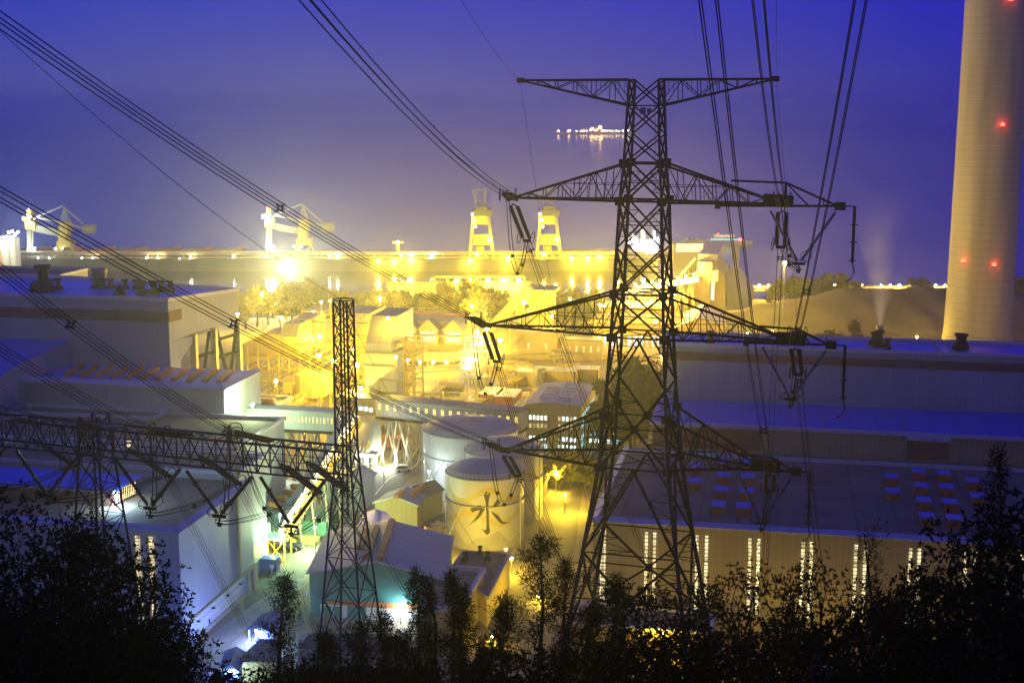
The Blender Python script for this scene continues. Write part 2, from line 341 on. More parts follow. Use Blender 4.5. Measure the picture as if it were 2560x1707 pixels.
for s0, z0, s1, z1 in ((.55, 39, .42, 24), (.66, 39, .80, 24), (.97, 40, .84, 24), (.36, 33, .6, 33), (.6, 36, .98, 36), (.6, 31, .98, 31)): m.bar((*rf(s0), z0), (*rf(s1), z1), .7)
m.build('brace', 'steel_dark', bh)
for x, y, s in ((335, 170, 1), (370, 165, 2.2), (300, 165, .8), (275, 165, .8), (490, 145, 1.1), (800, 130, 1), (865, 132, 1), (930, 132, 1), (1050, 140, 1), (1145, 140, 1), (1290, 185, 1.3), (1355, 150, 1), (1430, 150, 1), (990, 195, .9), (1025, 195, .9), (1195, 195, 1.2)):
    p = pZ(*kE(x, y), 50); z = 49.9 if p[1] < 335 else 49.4; roof_vent(bh, (p[0], min(p[1], 352), z-.3), s)
c = pZ(*kE(840, 118), 50); M().lathe((c[0], min(c[1], 350), 49), [(1.5, 0), (1.5, 2.5), (2.2, 5), (2.2, 6), (.1, 6)], 16).build('roof_vent', 'steel_grey', bh)
# --- annex in front of it, with rows of orange vents on the roof
an = thing('turbine_annex', 'mid-height annex with eleven rows of orange vents on its roof', 'building', (-155, 312, 0))
M().box(-188, 300, 0, -131, 323.4, 32.4).build('wall', 'cladding', an)
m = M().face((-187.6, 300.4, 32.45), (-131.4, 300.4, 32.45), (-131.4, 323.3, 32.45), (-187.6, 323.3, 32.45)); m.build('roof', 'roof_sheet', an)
m = M().prism([(-188.6, 299.5), (-130.5, 299.5), (-132, 301.6), (-188.6, 301.6)], [32.2, 32.2, 33, 33], [32.5, 32.5, 33.3, 33.3]); m.prism([(-130.5, 299.5), (-130.5, 323.4), (-132, 323.4), (-132, 301.6)], [32.2, 32.2, 33, 33], [32.5, 32.5, 33.3, 33.3]); m.build('eave_trim', 'trim', an)
for i in range(11):
    f = pZ(*kE(555+i*128.5, 862+i*5.2), 33); b = pZ(*kE(700+i*124.5, 772+i*5.2), 33); m = M()
    for k in range(6):
        t = k/6; q = Vector(f).lerp(Vector(b), t); q2 = Vector(f).lerp(Vector(b), t+.14)
        m.prism([(q.x-.75, q.y), (q.x+.75, q.y), (q2.x+.75, q2.y), (q2.x-.75, q2.y)], 32.45, 33.25)
    m.build('vent_row', 'orange_paint', an)
# --- inclined duct block at the frame's left edge
du = thing('duct_housing', 'big bent pale duct housing with smooth blue roof left of the annex', 'building', (-205, 300, 0))
pr = [(323.4, 38.6), (296, 36.6), (291, 35.6), (288.6, 33.5), (287.5, 30), (287, 24), (287, 0), (323.4, 0)]
m = M().extr([(-184.6, y, z) for y, z in pr], (-60, 0, 0)); m.build('wall', 'cladding', du)
m = M()
for (y0, z0), (y1, z1) in zip(pr[:4], pr[1:5]): m.face((-184.7, y0, z0+.03), (-184.7, y1, z1+.03), (-244.6, y1, z1+.03), (-244.6, y0, z0+.03))
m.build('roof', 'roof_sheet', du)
# --- lower wings stepping down to the near hall
def flat_wing(name, label, poly, z, wall='cladding', roof='roof_felt', ph=.7, cat='building', base=0, trim='trim'):
    t = thing(name, label, cat, (sum(p[0] for p in poly)/len(poly), sum(p[1] for p in poly)/len(poly), base))
    M().prism(poly, base, z).build('wall', wall, t)
    M().face(*[(p[0], p[1], z+.03) for p in poly]).build('roof', roof, t)
    m = M(); parapet(m, poly, z+.02, ph, .8); m.build('parapet', trim, t); return t
flat_wing('side_wing', 'flat brown-roofed wing with pale parapet below the annex', [(-184, 291.3), (-145.5, 291.3), (-145.5, 299.5), (-184, 299.5)], 26)
lw = flat_wing('lower_wing', 'long low wing right under the annex, its roof edge behind the steel gantry', [(-184, 270), (-115.5, 270), (-115.5, 299.4), (-184, 299.4)], 25.6, base=0)
M().box(-141.5, 269.7, 24.6, -140.6, 269.9, 26.4).build('window', 'window_warm', lw)
flat_wing('link_wing', 'wall-like wing between the near hall and the annex', [(-184, 254.6), (-108.7, 254.6), (-108.7, 269.4), (-184, 269.4)], 24.5)
# --- near hall with the tall lit window strips and the floodlit pale green end wall
nh = thing('near_hall', 'near pale green hall with two tall lit window strips and a floodlit base', 'building', (-135, 236, 0))
M().box(-185, 219.4, 5.4, -105.7, 254.3, 23.4).build('wall', 'cladding_pale', nh)
M().box(-185, 219.7, 0, -106.0, 254.2, 5.0).build('base_wall', 'white_wall', nh)
m = M().prism([(-185, 219.1), (-105.3, 219.1), (-105.3, 254.3), (-106, 254.3), (-106, 219.7), (-185, 219.7)], 5.0, 5.42); m.build('girt', 'cladding_cream', nh)
M().face((-184, 220.4, 23.45), (-106.6, 220.4, 23.45), (-106.6, 253.6, 23.45), (-184, 253.6, 23.45)).build('roof', 'roof_felt', nh)
m = M().prism([(-185.3, 219), (-105.2, 219), (-106.6, 220.6), (-185.3, 220.6)], [23.3, 23.3, 24, 24], [23.5, 23.5, 24.2, 24.2]); m.prism([(-105.2, 219), (-105.2, 254.3), (-106.6, 254.3), (-106.6, 220.6)], [23.3, 23.3, 24, 24], [23.5, 23.5, 24.2, 24.2]); m.build('eave_trim', 'trim', nh)
M().box(-105.69, 245.7, 5.4, -105.15, 246.6, 23.3).build('drainpipe', 'cladding_cream', nh)
for u in (-113.9, -111.2):
    w_ = M().box(u-.42, 219.15, 6, u+.42, 219.38, 22.2).build('window', 'window_white', nh); m = M()
    for k in range(24): m.box(u-.44, 219.02, 6+k*.69, u+.44, 219.13, 6.12+k*.69)
    for q in (-.44, .38): m.box(u+q, 219.03, 6, u+q+.06, 219.12, 22.2)
    m.build('window_frame', 'steel_dark', w_)
M().box(-105.98, 252.0, 0, -105.6, 253.2, 4.9).build('door', 'orange_paint', nh); M().box(-105.98, 250.4, 0, -105.5, 251.9, 4.9).box(-105.98, 253.3, 0, -105.2, 255, 4.9).build('door_pier', 'concrete_light', nh)
m = M()
for v in (226, 233, 240, 246.5): m.box(-105.9, v-.25, 3.6, -105.3, v+.25, 3.85)
m.build('wall_lamp', 'steel_dark', nh)
m = M()
for z in (1.7, 3.3): m.box(-105.99, 219.7, z, -105.94, 250, z+.06)
m.box(-105.99, 219.7, 0, -105.7, 250, .9); m.build('base_course', 'concrete_light', nh)
mo = thing('roof_monitor', 'raised blue-roofed monitor with brown front and lit end windows, on the near hall roof', 'building', (-140, 235, 23.5))
M().prism([(-185, 231.8), (-125.2, 231.8), (-124.3, 240), (-185, 240)], 23.5, 26.9).build('wall', 'brown_wall', mo)
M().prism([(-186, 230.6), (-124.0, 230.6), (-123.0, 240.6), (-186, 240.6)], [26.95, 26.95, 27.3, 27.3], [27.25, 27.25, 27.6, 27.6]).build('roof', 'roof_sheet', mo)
M().box(-186, 230.5, 26.5, -124.3, 231.7, 26.93).build('fascia', 'concrete_light', mo)
wn = M().face((-125.0, 232.2, 23.9), (-124.3, 239.8, 23.9), (-124.3, 239.8, 26.3), (-125.0, 232.2, 26.3)).build('window', 'window_warm', mo); m = M()
for k in range(13): t = k/12; m.bar((-124.9+.7*t, 232.2+7.6*t, 23.6), (-124.9+.7*t, 232.2+7.6*t, 26.6), .16)
m.build('window_frame', 'steel_dark', wn)
t = thing('wall_flood', 'white flood lamp at the front corner of the roof monitor', 'lamp', (-124.2, 231.6, 25)); M().ball((-124.2, 231.6, 25.6), .4).build('bulb', 'lamp_white', t); M().box(-124.6, 231.5, 25.2, -124.3, 231.8, 26).build('bracket', 'steel_dark', t); light(t, (-123.6, 231.2, 25.5), (.35, .65, 1), 700)
# roof of a neighbouring block and an orange chimney leg at the very left edge
flat_wing('far_block', 'flat-roofed block half hidden at the left edge behind the boiler house', [(-330, 372), (-215, 372), (-215, 390), (-330, 390)], 49)
# ================================================================ the right-hand power block
rh = thing('turbine_hall', 'long olive turbine hall with pairs of tall lit window strips and a dark flat roof', 'building', (60, 266, 0))
M().box(-32.2, 241.5, 0, 220, 292, 23.5).build('wall', 'cladding_olive', rh)
M().face((-31.2, 242.4, 23.54), (219, 242.4, 23.54), (219, 296.9, 23.54), (-31.2, 296.9, 23.54)).build('roof', 'roof_felt', rh)
m = M().prism([(-32.8, 240.8), (220, 240.8), (220, 242.2), (-31.4, 242.2)], [23.3, 23.3, 23.9, 23.9], [23.5, 23.5, 24.1, 24.1]); m.prism([(-32.8, 240.8), (-31.4, 242.2), (-31.4, 297), (-32.8, 297)], [23.3, 23.9, 23.9, 23.3], [23.5, 24.1, 24.1, 23.5]); m.build('eave_trim', 'trim', rh)
M().box(-31.3, 291.7, 23.5, 220, 292.6, 24.3).build('roof_upstand', 'trim', rh)
for x0, x1 in ((10, 24), (258, 304), (540, 592), (832, 880), (1126, 1173), (1420, 1472), (1722, 1771), (2030, 2080), (2340, 2390)):
    for x in (x0, x1):
        u = pV(*kJ(x, 500+x*.063), 241.4)[0]
        w_ = M().box(u-.32, 241.3, 7, u+.32, 241.49, 21.7).build('window', 'window_white', rh); m = M()
        for k in range(20): m.box(u-.38, 241.2, 7+k*.75, u+.38, 241.28, 7.12+k*.75)
        m.box(u-.38, 241.19, 7, u-.3, 241.29, 21.7).box(u+.3, 241.19, 7, u+.38, 241.29, 21.7)
        m.build('window_frame', 'steel_dark', w_)
for i, (x, y) in enumerate(((530, 120), (527, 205), (690, 100), (686, 172), (672, 252), (658, 335), (822, 100), (820, 180), (812, 260), (795, 343), (1615, 182), (1625, 262), (1766, 152), (1780, 230), (1797, 313), (1813, 400), (1905, 160), (1922, 238), (1942, 322), (1962, 410), (2070, 205), (2095, 288))):
    p = pZ(*kJ(x, y), 25.2); s = M().box(p[0]-1.3, p[1]-1.7, 23.55, p[0]+1.3, p[1]+1.7, 25.1).build('skylight', 'orange_paint', rh)
    M().box(p[0]-1.35, p[1]-1.75, 25.1, p[0]+1.35, p[1]+1.75, 25.25).build('skylight_pane', 'skylight_pane', s)
for x, y in ((610, 425), (1783, 495)):
    p = pZ(*kJ(x, y), 23.5); M().tube([p, (p[0], p[1], 25.4)], .12, 6).box(p[0]-.5, p[1]-.15, 25.4, p[0]+.5, p[1]+.15, 25.6).build('roof_vent', 'steel_grey', rh)
db = thing('middle_bay', 'middle bay with smooth blue roof and grey parapet behind the turbine hall roof', 'building', (60, 310, 0))
M().box(-26.3, 297, 0, 220, 323.9, 29.3).build('wall', 'cladding_olive', db)
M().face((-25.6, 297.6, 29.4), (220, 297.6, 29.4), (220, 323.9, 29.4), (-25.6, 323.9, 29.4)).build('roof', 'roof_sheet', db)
u1 = pV(*kI(655, 1000), 297)[0]; u2 = pV(*kI(1600, 1050), 297)[0]; u3 = pV(*kI(1865, 1050), 297)[0]
m = M().box(-26.9, 296.4, 29.2, 220, 297.6, 29.95); m.prism([(-26.9, 296.4), (-25.7, 297.6), (-25.7, 323.9), (-26.9, 323.9)], 29.2, 29.9); m.build('parapet', 'trim', db)
M().box(-26.2, 296.8, 24.2, u1, 297, 28.6).build('wall_panel', 'brown_wall', db); M().box(u2, 296.2, 24.6, u3, 297, 28.4).build('wall_panel', 'brown_wall', db)
M().box(u2-.3, 295.6, 28.5, u3+.3, 296.38, 29.35).build('canopy', 'trim', db)
tb = thing('boiler_block', 'tall grey boiler block behind the blue roof, vents along its far roof edge', 'building', (60, 333, 0))
M().box(-26.6, 324, 0, 220, 341.5, 42.6).build('wall', 'cladding', tb)
M().box(-26.4, 323.75, 39.2, 220, 323.98, 41.2).build('wall_band', 'brown_band', tb)
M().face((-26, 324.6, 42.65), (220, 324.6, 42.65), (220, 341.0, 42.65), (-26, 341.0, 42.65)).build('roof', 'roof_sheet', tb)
m = M(); parapet(m, [(-26.6, 324), (220, 324), (220, 341.5), (-26.6, 341.5)], 42.6, .8, .7); m.build('parapet', 'trim', tb)
for x, y, s in ((325, 460, 1.), (1380, 470, 1.), (1412, 485, 1.3), (1470, 500, .8), (1930, 505, 1.3), (1957, 500, 1.2), (785, 470, .8), (840, 470, .9)):
    p = pZ(*kI(x, y), 42.6); roof_vent(tb, (p[0], min(max(p[1], 327), 338), 42.6), s*.9)
for x in (1330, 1760, 1850):
    m = M(); p = pZ(*kI(x, 460), 42.7); q = pZ(*kI(x+60, 520), 42.7)
    for k in range(9): t = k/8; c = Vector(p).lerp(Vector(q), t); m.box(c.x-.5, c.y-.08, 42.7, c.x+.5, c.y+.08, 42.85)
    m.bar((p[0]-.5, p[1], 42.8), (q[0]-.5, q[1], 42.8), .1); m.bar((p[0]+.5, p[1], 42.8), (q[0]+.5, q[1], 42.8), .1); m.build('roof_ladder', 'trim', tb)
m = M()
for k in range(120): u = -26+k*2; m.bar((u, 341.3, 43.3), (u, 341.3, 44.2), .06)
m.bar((-26, 341.3, 44.2), (220, 341.3, 44.2), .07); m.build('handrail', 'steel_grey', tb)
# low building in front of the hall's left end, mostly behind the pylon and the trees
flat_wing('low_office', 'low flat-roofed building in front of the turbine hall, behind the pylon foot', [(-34, 226), (-9, 226), (-9, 236), (-34, 236)], 8.5, wall='cladding_cream')
# --- concrete chimney with red warning lamps
cb = pY(2443, 855, 540); C0 = (cb[0], cb[1], 0)
ch = thing('chimney', 'tall tapering concrete chimney with red warning lamps, running out of frame', 'chimney', C0)
M().lathe(C0, [(15.3, 0), (14.0, 5), (13.4, 12), (12.95, 30), (12.75, 60), (12.5, 100), (12.2, 150), (12.1, 162), (11.1, 162), (11.1, 150)], 48).build('shaft', 'chimney_concrete', ch, smooth=True)
for sx, sy in ((2505, 312), (2484, 661), (2386, 655), (2525, 0)):
    p = Vector(pY(sx, sy, 527.5)); d = (p-Vector((C0[0], C0[1], p.z))).normalized(); q = Vector((C0[0], C0[1], p.z))+d*13.3
    b = M().box(q.x-.5, q.y-.5, q.z-.9, q.x+.5, q.y+.5, q.z-.5).build('lamp_bracket', 'steel_dark', ch); M().ball((q.x, q.y, q.z), .75).build('warning_lamp', 'lamp_red', b); light(b, (q.x+d.x*1.6, q.y+d.y*1.6, q.z), (1, .03, .01), 45, .5)
# second chimney's edge, orange, at the far left
c2 = pY(-82, 700, 480); t = thing('orange_stack', 'orange stack cut off by the left edge of the view', 'chimney', (c2[0], c2[1], 0))
M().lathe((c2[0], c2[1], 0), [(14.8, 0), (12.6, 30), (11.5, 60), (10.6, 72), (9.6, 72)], 32).build('shaft', 'orange_paint', t, smooth=True)
# --- small smoking stack behind the boiler block
p = pY(2198, 850, 372); t = thing('exhaust_stack', 'short dark exhaust stack with a thin plume behind the boiler block', 'chimney', (p[0], p[1], 0))
z1 = pY(2198, 815, 372)[2]; M().lathe((p[0], p[1], 0), [(.95, 0), (.95, z1-1), (1.05, z1-1), (1.05, z1), (.8, z1), (.8, z1-2)], 14).build('pipe', 'steel_grey', t, smooth=True)
if HAZE:
    pm = M().lathe((p[0], p[1], z1+.2), [(.05, 0), (1.0, .05), (2.0, 5), (3.6, 11), (5.6, 18), (8, 27), (9.5, 38), (.1, 39)], 20).build('steam_plume', mat('steam', (.9,)*3), smooth=True); tag(pm, 'thin grey steam plume rising from the short exhaust stack', 'steam')
    n = MATS['steam'].node_tree; n.nodes.clear(); nn = n.nodes.new; ln = n.links.new; vp = nn('ShaderNodeVolumePrincipled'); vp.inputs['Color'].default_value = (.95,)*3+(1,); om = nn('ShaderNodeOutputMaterial'); ln(vp.outputs[0], om.inputs['Volume'])
    tc_ = nn('ShaderNodeTexCoord'); sp_ = nn('ShaderNodeSeparateXYZ'); ln(tc_.outputs['Object'], sp_.inputs[0])
    def mth(op, a_, b_=None, c_=None):
        q = nn('ShaderNodeMath'); q.operation = op
        for i_, v_ in enumerate((a_, b_, c_)):
            if v_ is None: continue
            if hasattr(v_, 'links'): ln(v_, q.inputs[i_])
            else: q.inputs[i_].default_value = v_
        return q.outputs[0]
    hh_ = sp_.outputs[2]; wd_ = mth('MULTIPLY_ADD', hh_, .25, .75); lx_ = mth('SUBTRACT', sp_.outputs[0], mth('MULTIPLY_ADD', hh_, -.05, mth('MULTIPLY', mth('SINE', mth('MULTIPLY', hh_, .22)), mth('MULTIPLY', hh_, .045)))); rr_ = mth('SQRT', mth('ADD', mth('MULTIPLY', lx_, lx_), mth('MULTIPLY', sp_.outputs[1], sp_.outputs[1])))
    core = mth('POWER', mth('MAXIMUM', mth('SUBTRACT', 1.0, mth('DIVIDE', rr_, wd_)), 0.0), 1.2); fade = mth('POWER', mth('MAXIMUM', mth('SUBTRACT', 1.0, mth('DIVIDE', hh_, 38.0)), 0.0), 1.3)
    ns_ = nn('ShaderNodeTexNoise'); ns_.inputs['Scale'].default_value = .16; ns_.inputs['Detail'].default_value = 5; ln(tc_.outputs['Object'], ns_.inputs['Vector'])
    ln(mth('MULTIPLY', mth('MULTIPLY', core, fade), mth('MULTIPLY', mth('DIVIDE', 3.2, wd_), mth('POWER', ns_.outputs[0], 1.6))), vp.inputs['Density'])
# --- coal heap
m = M(cam=True); nx, ny = 90, 26; o = len(m.v)
for j in range(ny+1):
    for i in range(nx+1):
        x = 62+i*230/nx; y = 556+j*80/ny; t = (x-62)/230
        hgt = 18.5*min(1, (t/.34))**.8*(1-.10*math.sin(t*9)); d = abs((y-598)/38); z = hgt*max(0, 1-d**1.25)
        z += (.5*math.sin(x*.35+y*.2)+.5*math.sin(x*.16-y*.31)+.3*math.sin(x*.9+y*.6))*min(1, z/5)
        m.v.append((x, y, z))
m.f = [(j*(nx+1)+i, j*(nx+1)+i+1, (j+1)*(nx+1)+i+1, (j+1)*(nx+1)+i) for j in range(ny) for i in range(nx)]
tag(m.build('coal_heap', 'coal', smooth=True), kind='structure')
# ================================================================ the large lattice pylon
PB = math.radians(17.0)-YAW       # arm direction relative to the plant grid
pc = c2w((15.8, 160.1, 0)); PC = Vector((pc[0], pc[1], 0)); AX = Vector((math.cos(PB), -math.sin(PB), 0)); AY = Vector((math.sin(PB), math.cos(PB), 0))
def pp(l, w, z): return PC+AX*l+AY*w+Vector((0, 0, z))
py = thing('lattice_pylon', 'large dark lattice pylon with four cross arms standing on the wooded slope', 'pylon', (PC.x, PC.y, 22))
LV = [(103.2, 1.75), (100.2, 1.85), (96.9, 1.98), (93.5, 2.15), (89.1, 2.5), (83.6, 2.72), (78.1, 2.95), (72.9, 3.2), (66.9, 3.55), (63.4, 3.8), (57.1, 4.25), (46.8, 5.75), (35.6, 7.5), (22.5, 9.4)]
def hw(z):
    for (a, b), (c, d) in zip(LV, LV[1:]):
        if z >= c: return b+(d-b)*(a-z)/(a-c)
    return LV[-1][1]
for s in (-1, 1):
    for t in (-1, 1):
        m = M()
        for (z0, h0), (z1, h1) in zip(LV, LV[1:]):
            wd = .30 if z0 > 90 else .38 if z0 > 60 else .48
            P, Q = pp(s*h0, t*h0, z0), pp(s*h1, t*h1, z1); m.bar(P, Q, wd, .09); m.bar(P, Q, .09, wd)
        for k in range(46):       # step bolts on the legs
            z = 30+k*1.55; h = hw(z); m.bar(pp(s*h, t*h, z), pp(s*(h+.32), t*h, z), .05)
        m.build('leg', 'steel_blue', py)
m = M(); PLT = []
FC = [((-1, -1), (1, -1)), ((1, -1), (1, 1)), ((1, 1), (-1, 1)), ((-1, 1), (-1, -1))]
def cn(c, z, k=None): h = hw(z); return pp(c[0]*h, c[1]*h, z)
for (za, zb, sub) in ((103.2, 100.2, 0), (100.2, 96.9, 0), (96.9, 93.5, 0), (93.5, 89.1, 1), (89.1, 83.6, 1), (83.6, 78.1, 1), (78.1, 72.9, 1), (72.9, 66.9, 2), (66.9, 57.1, 3), (57.1, 46.8, 2), (46.8, 35.6, 3), (35.6, 22.5, 3)):
    wd = .17 if za > 94 else .22 if za > 60 else .26
    for c0, c1 in FC:
        a, b, c, d = cn(c0, za), cn(c1, za), cn(c0, zb), cn(c1, zb)
        if sub < 2:
            m.bar(a, d, wd); m.bar(b, c, wd); mid = (a+d)/2
            if sub == 1:
                zm = (za+zb)/2; e, f = cn(c0, zm), cn(c1, zm); m.bar(e, f, .1)
                for p, q, r in ((a, d, e), (c, b, e), (b, c, f), (d, a, f)):
                    k = p.lerp(q, .25); m.bar(k, r, .08); m.bar(k, p.lerp(r, .5), .08)
        else:   # diamond panels that meet at a central plate
            if sub == 2: top = (a+b)/2; m.bar(top, c, wd); m.bar(top, d, wd); ends = ((top, c, c0), (top, d, c1)); m.bar(a, b, .14)
            else:
                o = (c+d)/2; zo = (za+zb)/2; o = (cn(c0, zo)+cn(c1, zo))/2
                for p in (a, b, c, d): m.bar(o, p, wd)
                m.bar(cn(c0, zo), cn(c1, zo), .14); PLT.append((o-AY*.3, o+AY*.3, .9, .9)); ends = ((o, a, c0), (o, b, c1), (o, c, c0), (o, d, c1))
            for p, q, cc in ends:
                for t in (.35, .68):
                    k = p.lerp(q, t); e = cn(cc, k.z); m.bar(k, e, .09); m.bar(k, cn(cc, k.z+(q.z-p.z)*.2), .08); m.bar(k, cn(cc, max(min(k.z-(q.z-p.z)*.12, za), zb)), .07)
    if za in (93.5, 89.1, 78.1, 72.9, 63.4, 57.1, 100.2, 35.6):
        for c0, c1 in FC: m.bar(cn(c0, za), cn(c1, za), .2 if za < 95 else .15)
        m.bar(cn((-1, -1), za), cn((1, 1), za), .1); m.bar(cn((1, -1), za), cn((-1, 1), za), .1)
for c0, c1 in FC: m.bar(cn(c0, 46.8), cn(c1, 46.8), .14)
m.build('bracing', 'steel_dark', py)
for z in (93.5, 89.1, 78.1, 72.9, 63.4, 57.1):
    for s in (-1, 1):
        for t in (-1, 1): h = hw(z); PLT.append((pp(s*h-.55, t*h, z), pp(s*h+.55, t*h, z), .16, 1.0))
for q in PLT: M().bar(*q).build('joint_plate', 'steel_dark', py)
mm = M()
for k in range(4): z = 30+k*18; mm.bar(pp(hw(z)-.5, -hw(z), z), pp(hw(z+17)-.5, -hw(z+17), z+17), .07)
mm.build('ladder', 'steel_grey', py)
def arm(s, zb, zt, Lt, flat=False, ext=None, n=5):
    m = M(); hb, ht = hw(zb), hw(zt); zc = zt if flat else zb       # the level chord
    T = pp(s*Lt, 0, zc); lo = [pp(s*(hb if not flat else hw(zt)), t*(hb if not flat else hw(zt)), zc) for t in (-1, 1)]; up = [pp(s*(ht if not flat else hb), t*(ht if not flat else hb), zt if not flat else zb) for t in (-1, 1)]
    for k in range(2):
        m.bar(lo[k], T, .26); m.bar(up[k], T, .26 if not flat else .2)
        prev = lo[k]
        for i in range(1, n+1):
            t = i/(n+1); a = lo[k].lerp(T, t); b = up[k].lerp(T, t); m.bar(a, b, .1)
            t0 = (i-1)/(n+1); a0 = lo[k].lerp(T, t0); b0 = up[k].lerp(T, t0); m.bar(a, b0, .1) if i % 2 else m.bar(b, a0, .1)
            if i < n-1: q = a.lerp(b0, .5); m.bar(q, lo[k].lerp(T, (t+t0)/2), .06)
    for i in range(n+1):
        t, t1 = i/(n+1), (i+1)/(n+1); a, b = lo[0].lerp(T, t), lo[1].lerp(T, t); m.bar(a, b, .1); m.bar(a if i % 2 else b, (lo[1] if i % 2 else lo[0]).lerp(T, t1), .08)
        a, b = up[0].lerp(T, t), up[1].lerp(T, t)
        if i: m.bar(a, b, .08)
    m.bar(T-AX*.5*s, T+AX*.35*s, .5, .6)
    if not flat: z = zb+1.9; m.bar(pp(s*hw(z), -hw(z), z), pp(s*(Lt*.62), -.8, z), .07); m.bar(pp(s*hw(z), hw(z), z), pp(s*(Lt*.55), .8, z), .06)
    if ext:    # the extra outrigger that carries the V string on this side
        L0, L1, zh = ext; A = pp(s*L0, 0, zh); B = pp(s*L1, 0, zb-.1); C_ = pp(s*(L0-1.5), 0, zb-.35); K = pp(s*(Lt+.3), 0, zh-.15)
        m.bar(A, K, .24); m.bar(K, B, .24); m.bar(C_, B, .26); m.bar(K, pp(s*(Lt+.3), 0, zb-.3), .3); m.bar(K, pp(s*(Lt+L1)*.5, 0, zb-.3), .16)
        q = pp(s*(Lt+L1)*.54, 0, zb-.2); m.bar(q, q+Vector((0, 0, 1.1)), .12); m.bar(B-AX*.3*s, B+AX*.9*s, .75, .9); m.bar(pp(s*(Lt-2.2), 0, zb+.5), pp(s*(Lt+1.2), 0, zb+.3), .9, 1.3); m.bar(C_-AX*.3, C_+AX*.3, .6, .7)
        e = B+AX*(1.9*s); m.bar(B+AX*.5*s, e, .14); m.tube([e, e-Vector((0, 0, 6.4))], .17, 8); m.tube([e-Vector((0, 0, 6.4)), e-Vector((-.25, 0, 7.6)), e-Vector((.2, 0, 8.4)), e-Vector((.6, 0, 8.6))], .09, 6)
        for k in (2.1, 4.1, 6.2): m.bar(e-Vector((.45, 0, k)), e-Vector((-.45, 0, k)), .1)
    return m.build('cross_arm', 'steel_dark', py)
arm(-1, 100.2, 103.2, 15.5, flat=True); arm(1, 100.2, 103.2, 15.0, flat=True)
TIPS = {}
for nm, s, zb, zt, Lt, ext in (('a', -1, 89.1, 93.5, 16.4, None), ('b', 1, 89.0, 93.5, 16.2, (10.2, 22.4, 91.6)), ('c', -1, 73.1, 78.1, 19.8, None), ('d', 1, 72.9, 78.1, 18.2, (14, 22.0, 74.6)), ('e', -1, 57.2, 63.4, 17.3, None), ('f', 1, 57.4, 63.4, 15.8, (12, 18.6, 58.9))):
    arm(s, zb, zt, Lt, ext=ext, n=6); TIPS[nm] = pp(s*Lt, 0, zb)
t = thing('sign_board', 'small dark blue boards under the crossbar near the top of the large pylon', 'sign', pp(0, -1.9, 99.4)); p0 = pp(0, -1.95, 99.6)
M().bar(p0-AX*.3, p0+AX*.35, .1, .75).bar(p0+AX*.5, p0+AX*1.0, .1, .6).build('board', 'insulator_blue', t, origin=None)
# ---------------------------------------------------------------- wires
def catenary(A, B, sag, n=24): return [A.lerp(B, i/n)+Vector((0, 0, -4*sag*(i/n)*(1-i/n))) for i in range(n+1)]
def spacer_mesh(m, c, d, sp):
    sd = d.cross(Vector((0, 0, 1))).normalized(); up = sd.cross(d).normalized()
    k = [c+sd*(sp*a*.32)+up*(sp*b*.32) for a, b in ((-1, -1), (1, -1), (1, 1), (-1, 1))]; o = [c+sd*(sp*a*.5)+up*(sp*b*.5) for a, b in ((-1, -1), (1, -1), (1, 1), (-1, 1))]
    for i in range(4): m.bar(k[i], k[(i+1) % 4], .09); m.bar(k[i], o[i], .14); m.bar(o[i]-d*.12, o[i]+d*.12, .15)
    for i in range(4): m.bar(k[i], k[i].lerp(k[(i+1) % 4], .35), .14)
def bundle(A, B, sag, label, sp=.62, r=.03, spacers=(), group='quad conductor bundles', n=26, B_sp=None, quad=True):
    A = Vector(A); B = Vector(B); t = thing('power_line', label, 'power line', A, group); pts = catenary(A, B, sag, n)
    d = (B-A).normalized(); sd = d.cross(Vector((0, 0, 1))).normalized(); up = sd.cross(d).normalized()
    for a, b in (((-1, -1), (1, -1), (1, 1), (-1, 1)) if quad else ((-1, 0), (1, 0))):
        o = sd*(sp*a/2)+up*(sp*b/2); M().tube([p+o for p in pts], r, 5).build('conductor', 'wire', t)
    for s in spacers:
        i = s*n; i0 = min(int(i), n-1); c = pts[i0].lerp(pts[i0+1], i-i0); m = M(); spacer_mesh(m, c, (pts[i0+1]-pts[i0]).normalized(), sp); m.build('spacer', 'insulator_black', t)
    return t
def strings(A, B, label, kind='insulator_black', r=.27, gap=.95, rings=True, group='strain insulator strings'):
    """a pair of strain insulator strings from A (on the steel) to B (the yoke on the wires)"""
    A = Vector(A); B = Vector(B); d = (B-A); Ln = d.length; d.normalize(); sd = d.cross(Vector((0, 0, 1))).normalized()
    t = thing('insulator_string', label, 'insulator', A, group)
    for s in (-1, 1):
        m = M(); a = A+sd*(s*gap/2)+d*.5; b = B+sd*(s*gap/2)-d*.6; k = 22
        pts = [];  rr = []
        for i in range(k+1): q = a.lerp(b, i/k); pts += [q-d*(.01), q+d*(.10)]; rr += [r, r*.78]
        m.tube(pts, rr, 8); m.build('insulator', kind, t, smooth=True)
    h = M().tube([A, A+sd*gap/2+d*.5], .08, 5).tube([A, A-sd*gap/2+d*.5], .08, 5)
    for s in (-1, 1): h.tube([B+sd*(s*gap/2)-d*.6, B+sd*(s*.3)], .07, 5)
    h.bar(B-sd*.55, B+sd*.55, .12, .35); h.build('yoke_plate', 'steel_dark', t)
    if rings:
        for s in (-1, 1): c = B+sd*(s*(gap/2+.45))-d*.5; M().ring(c, .75, .05, sd+d*.2, 18).tube([c, B+sd*(s*gap/2)-d*.5], .04, 4).build('corona_ring', 'steel_dark', t)
    return t
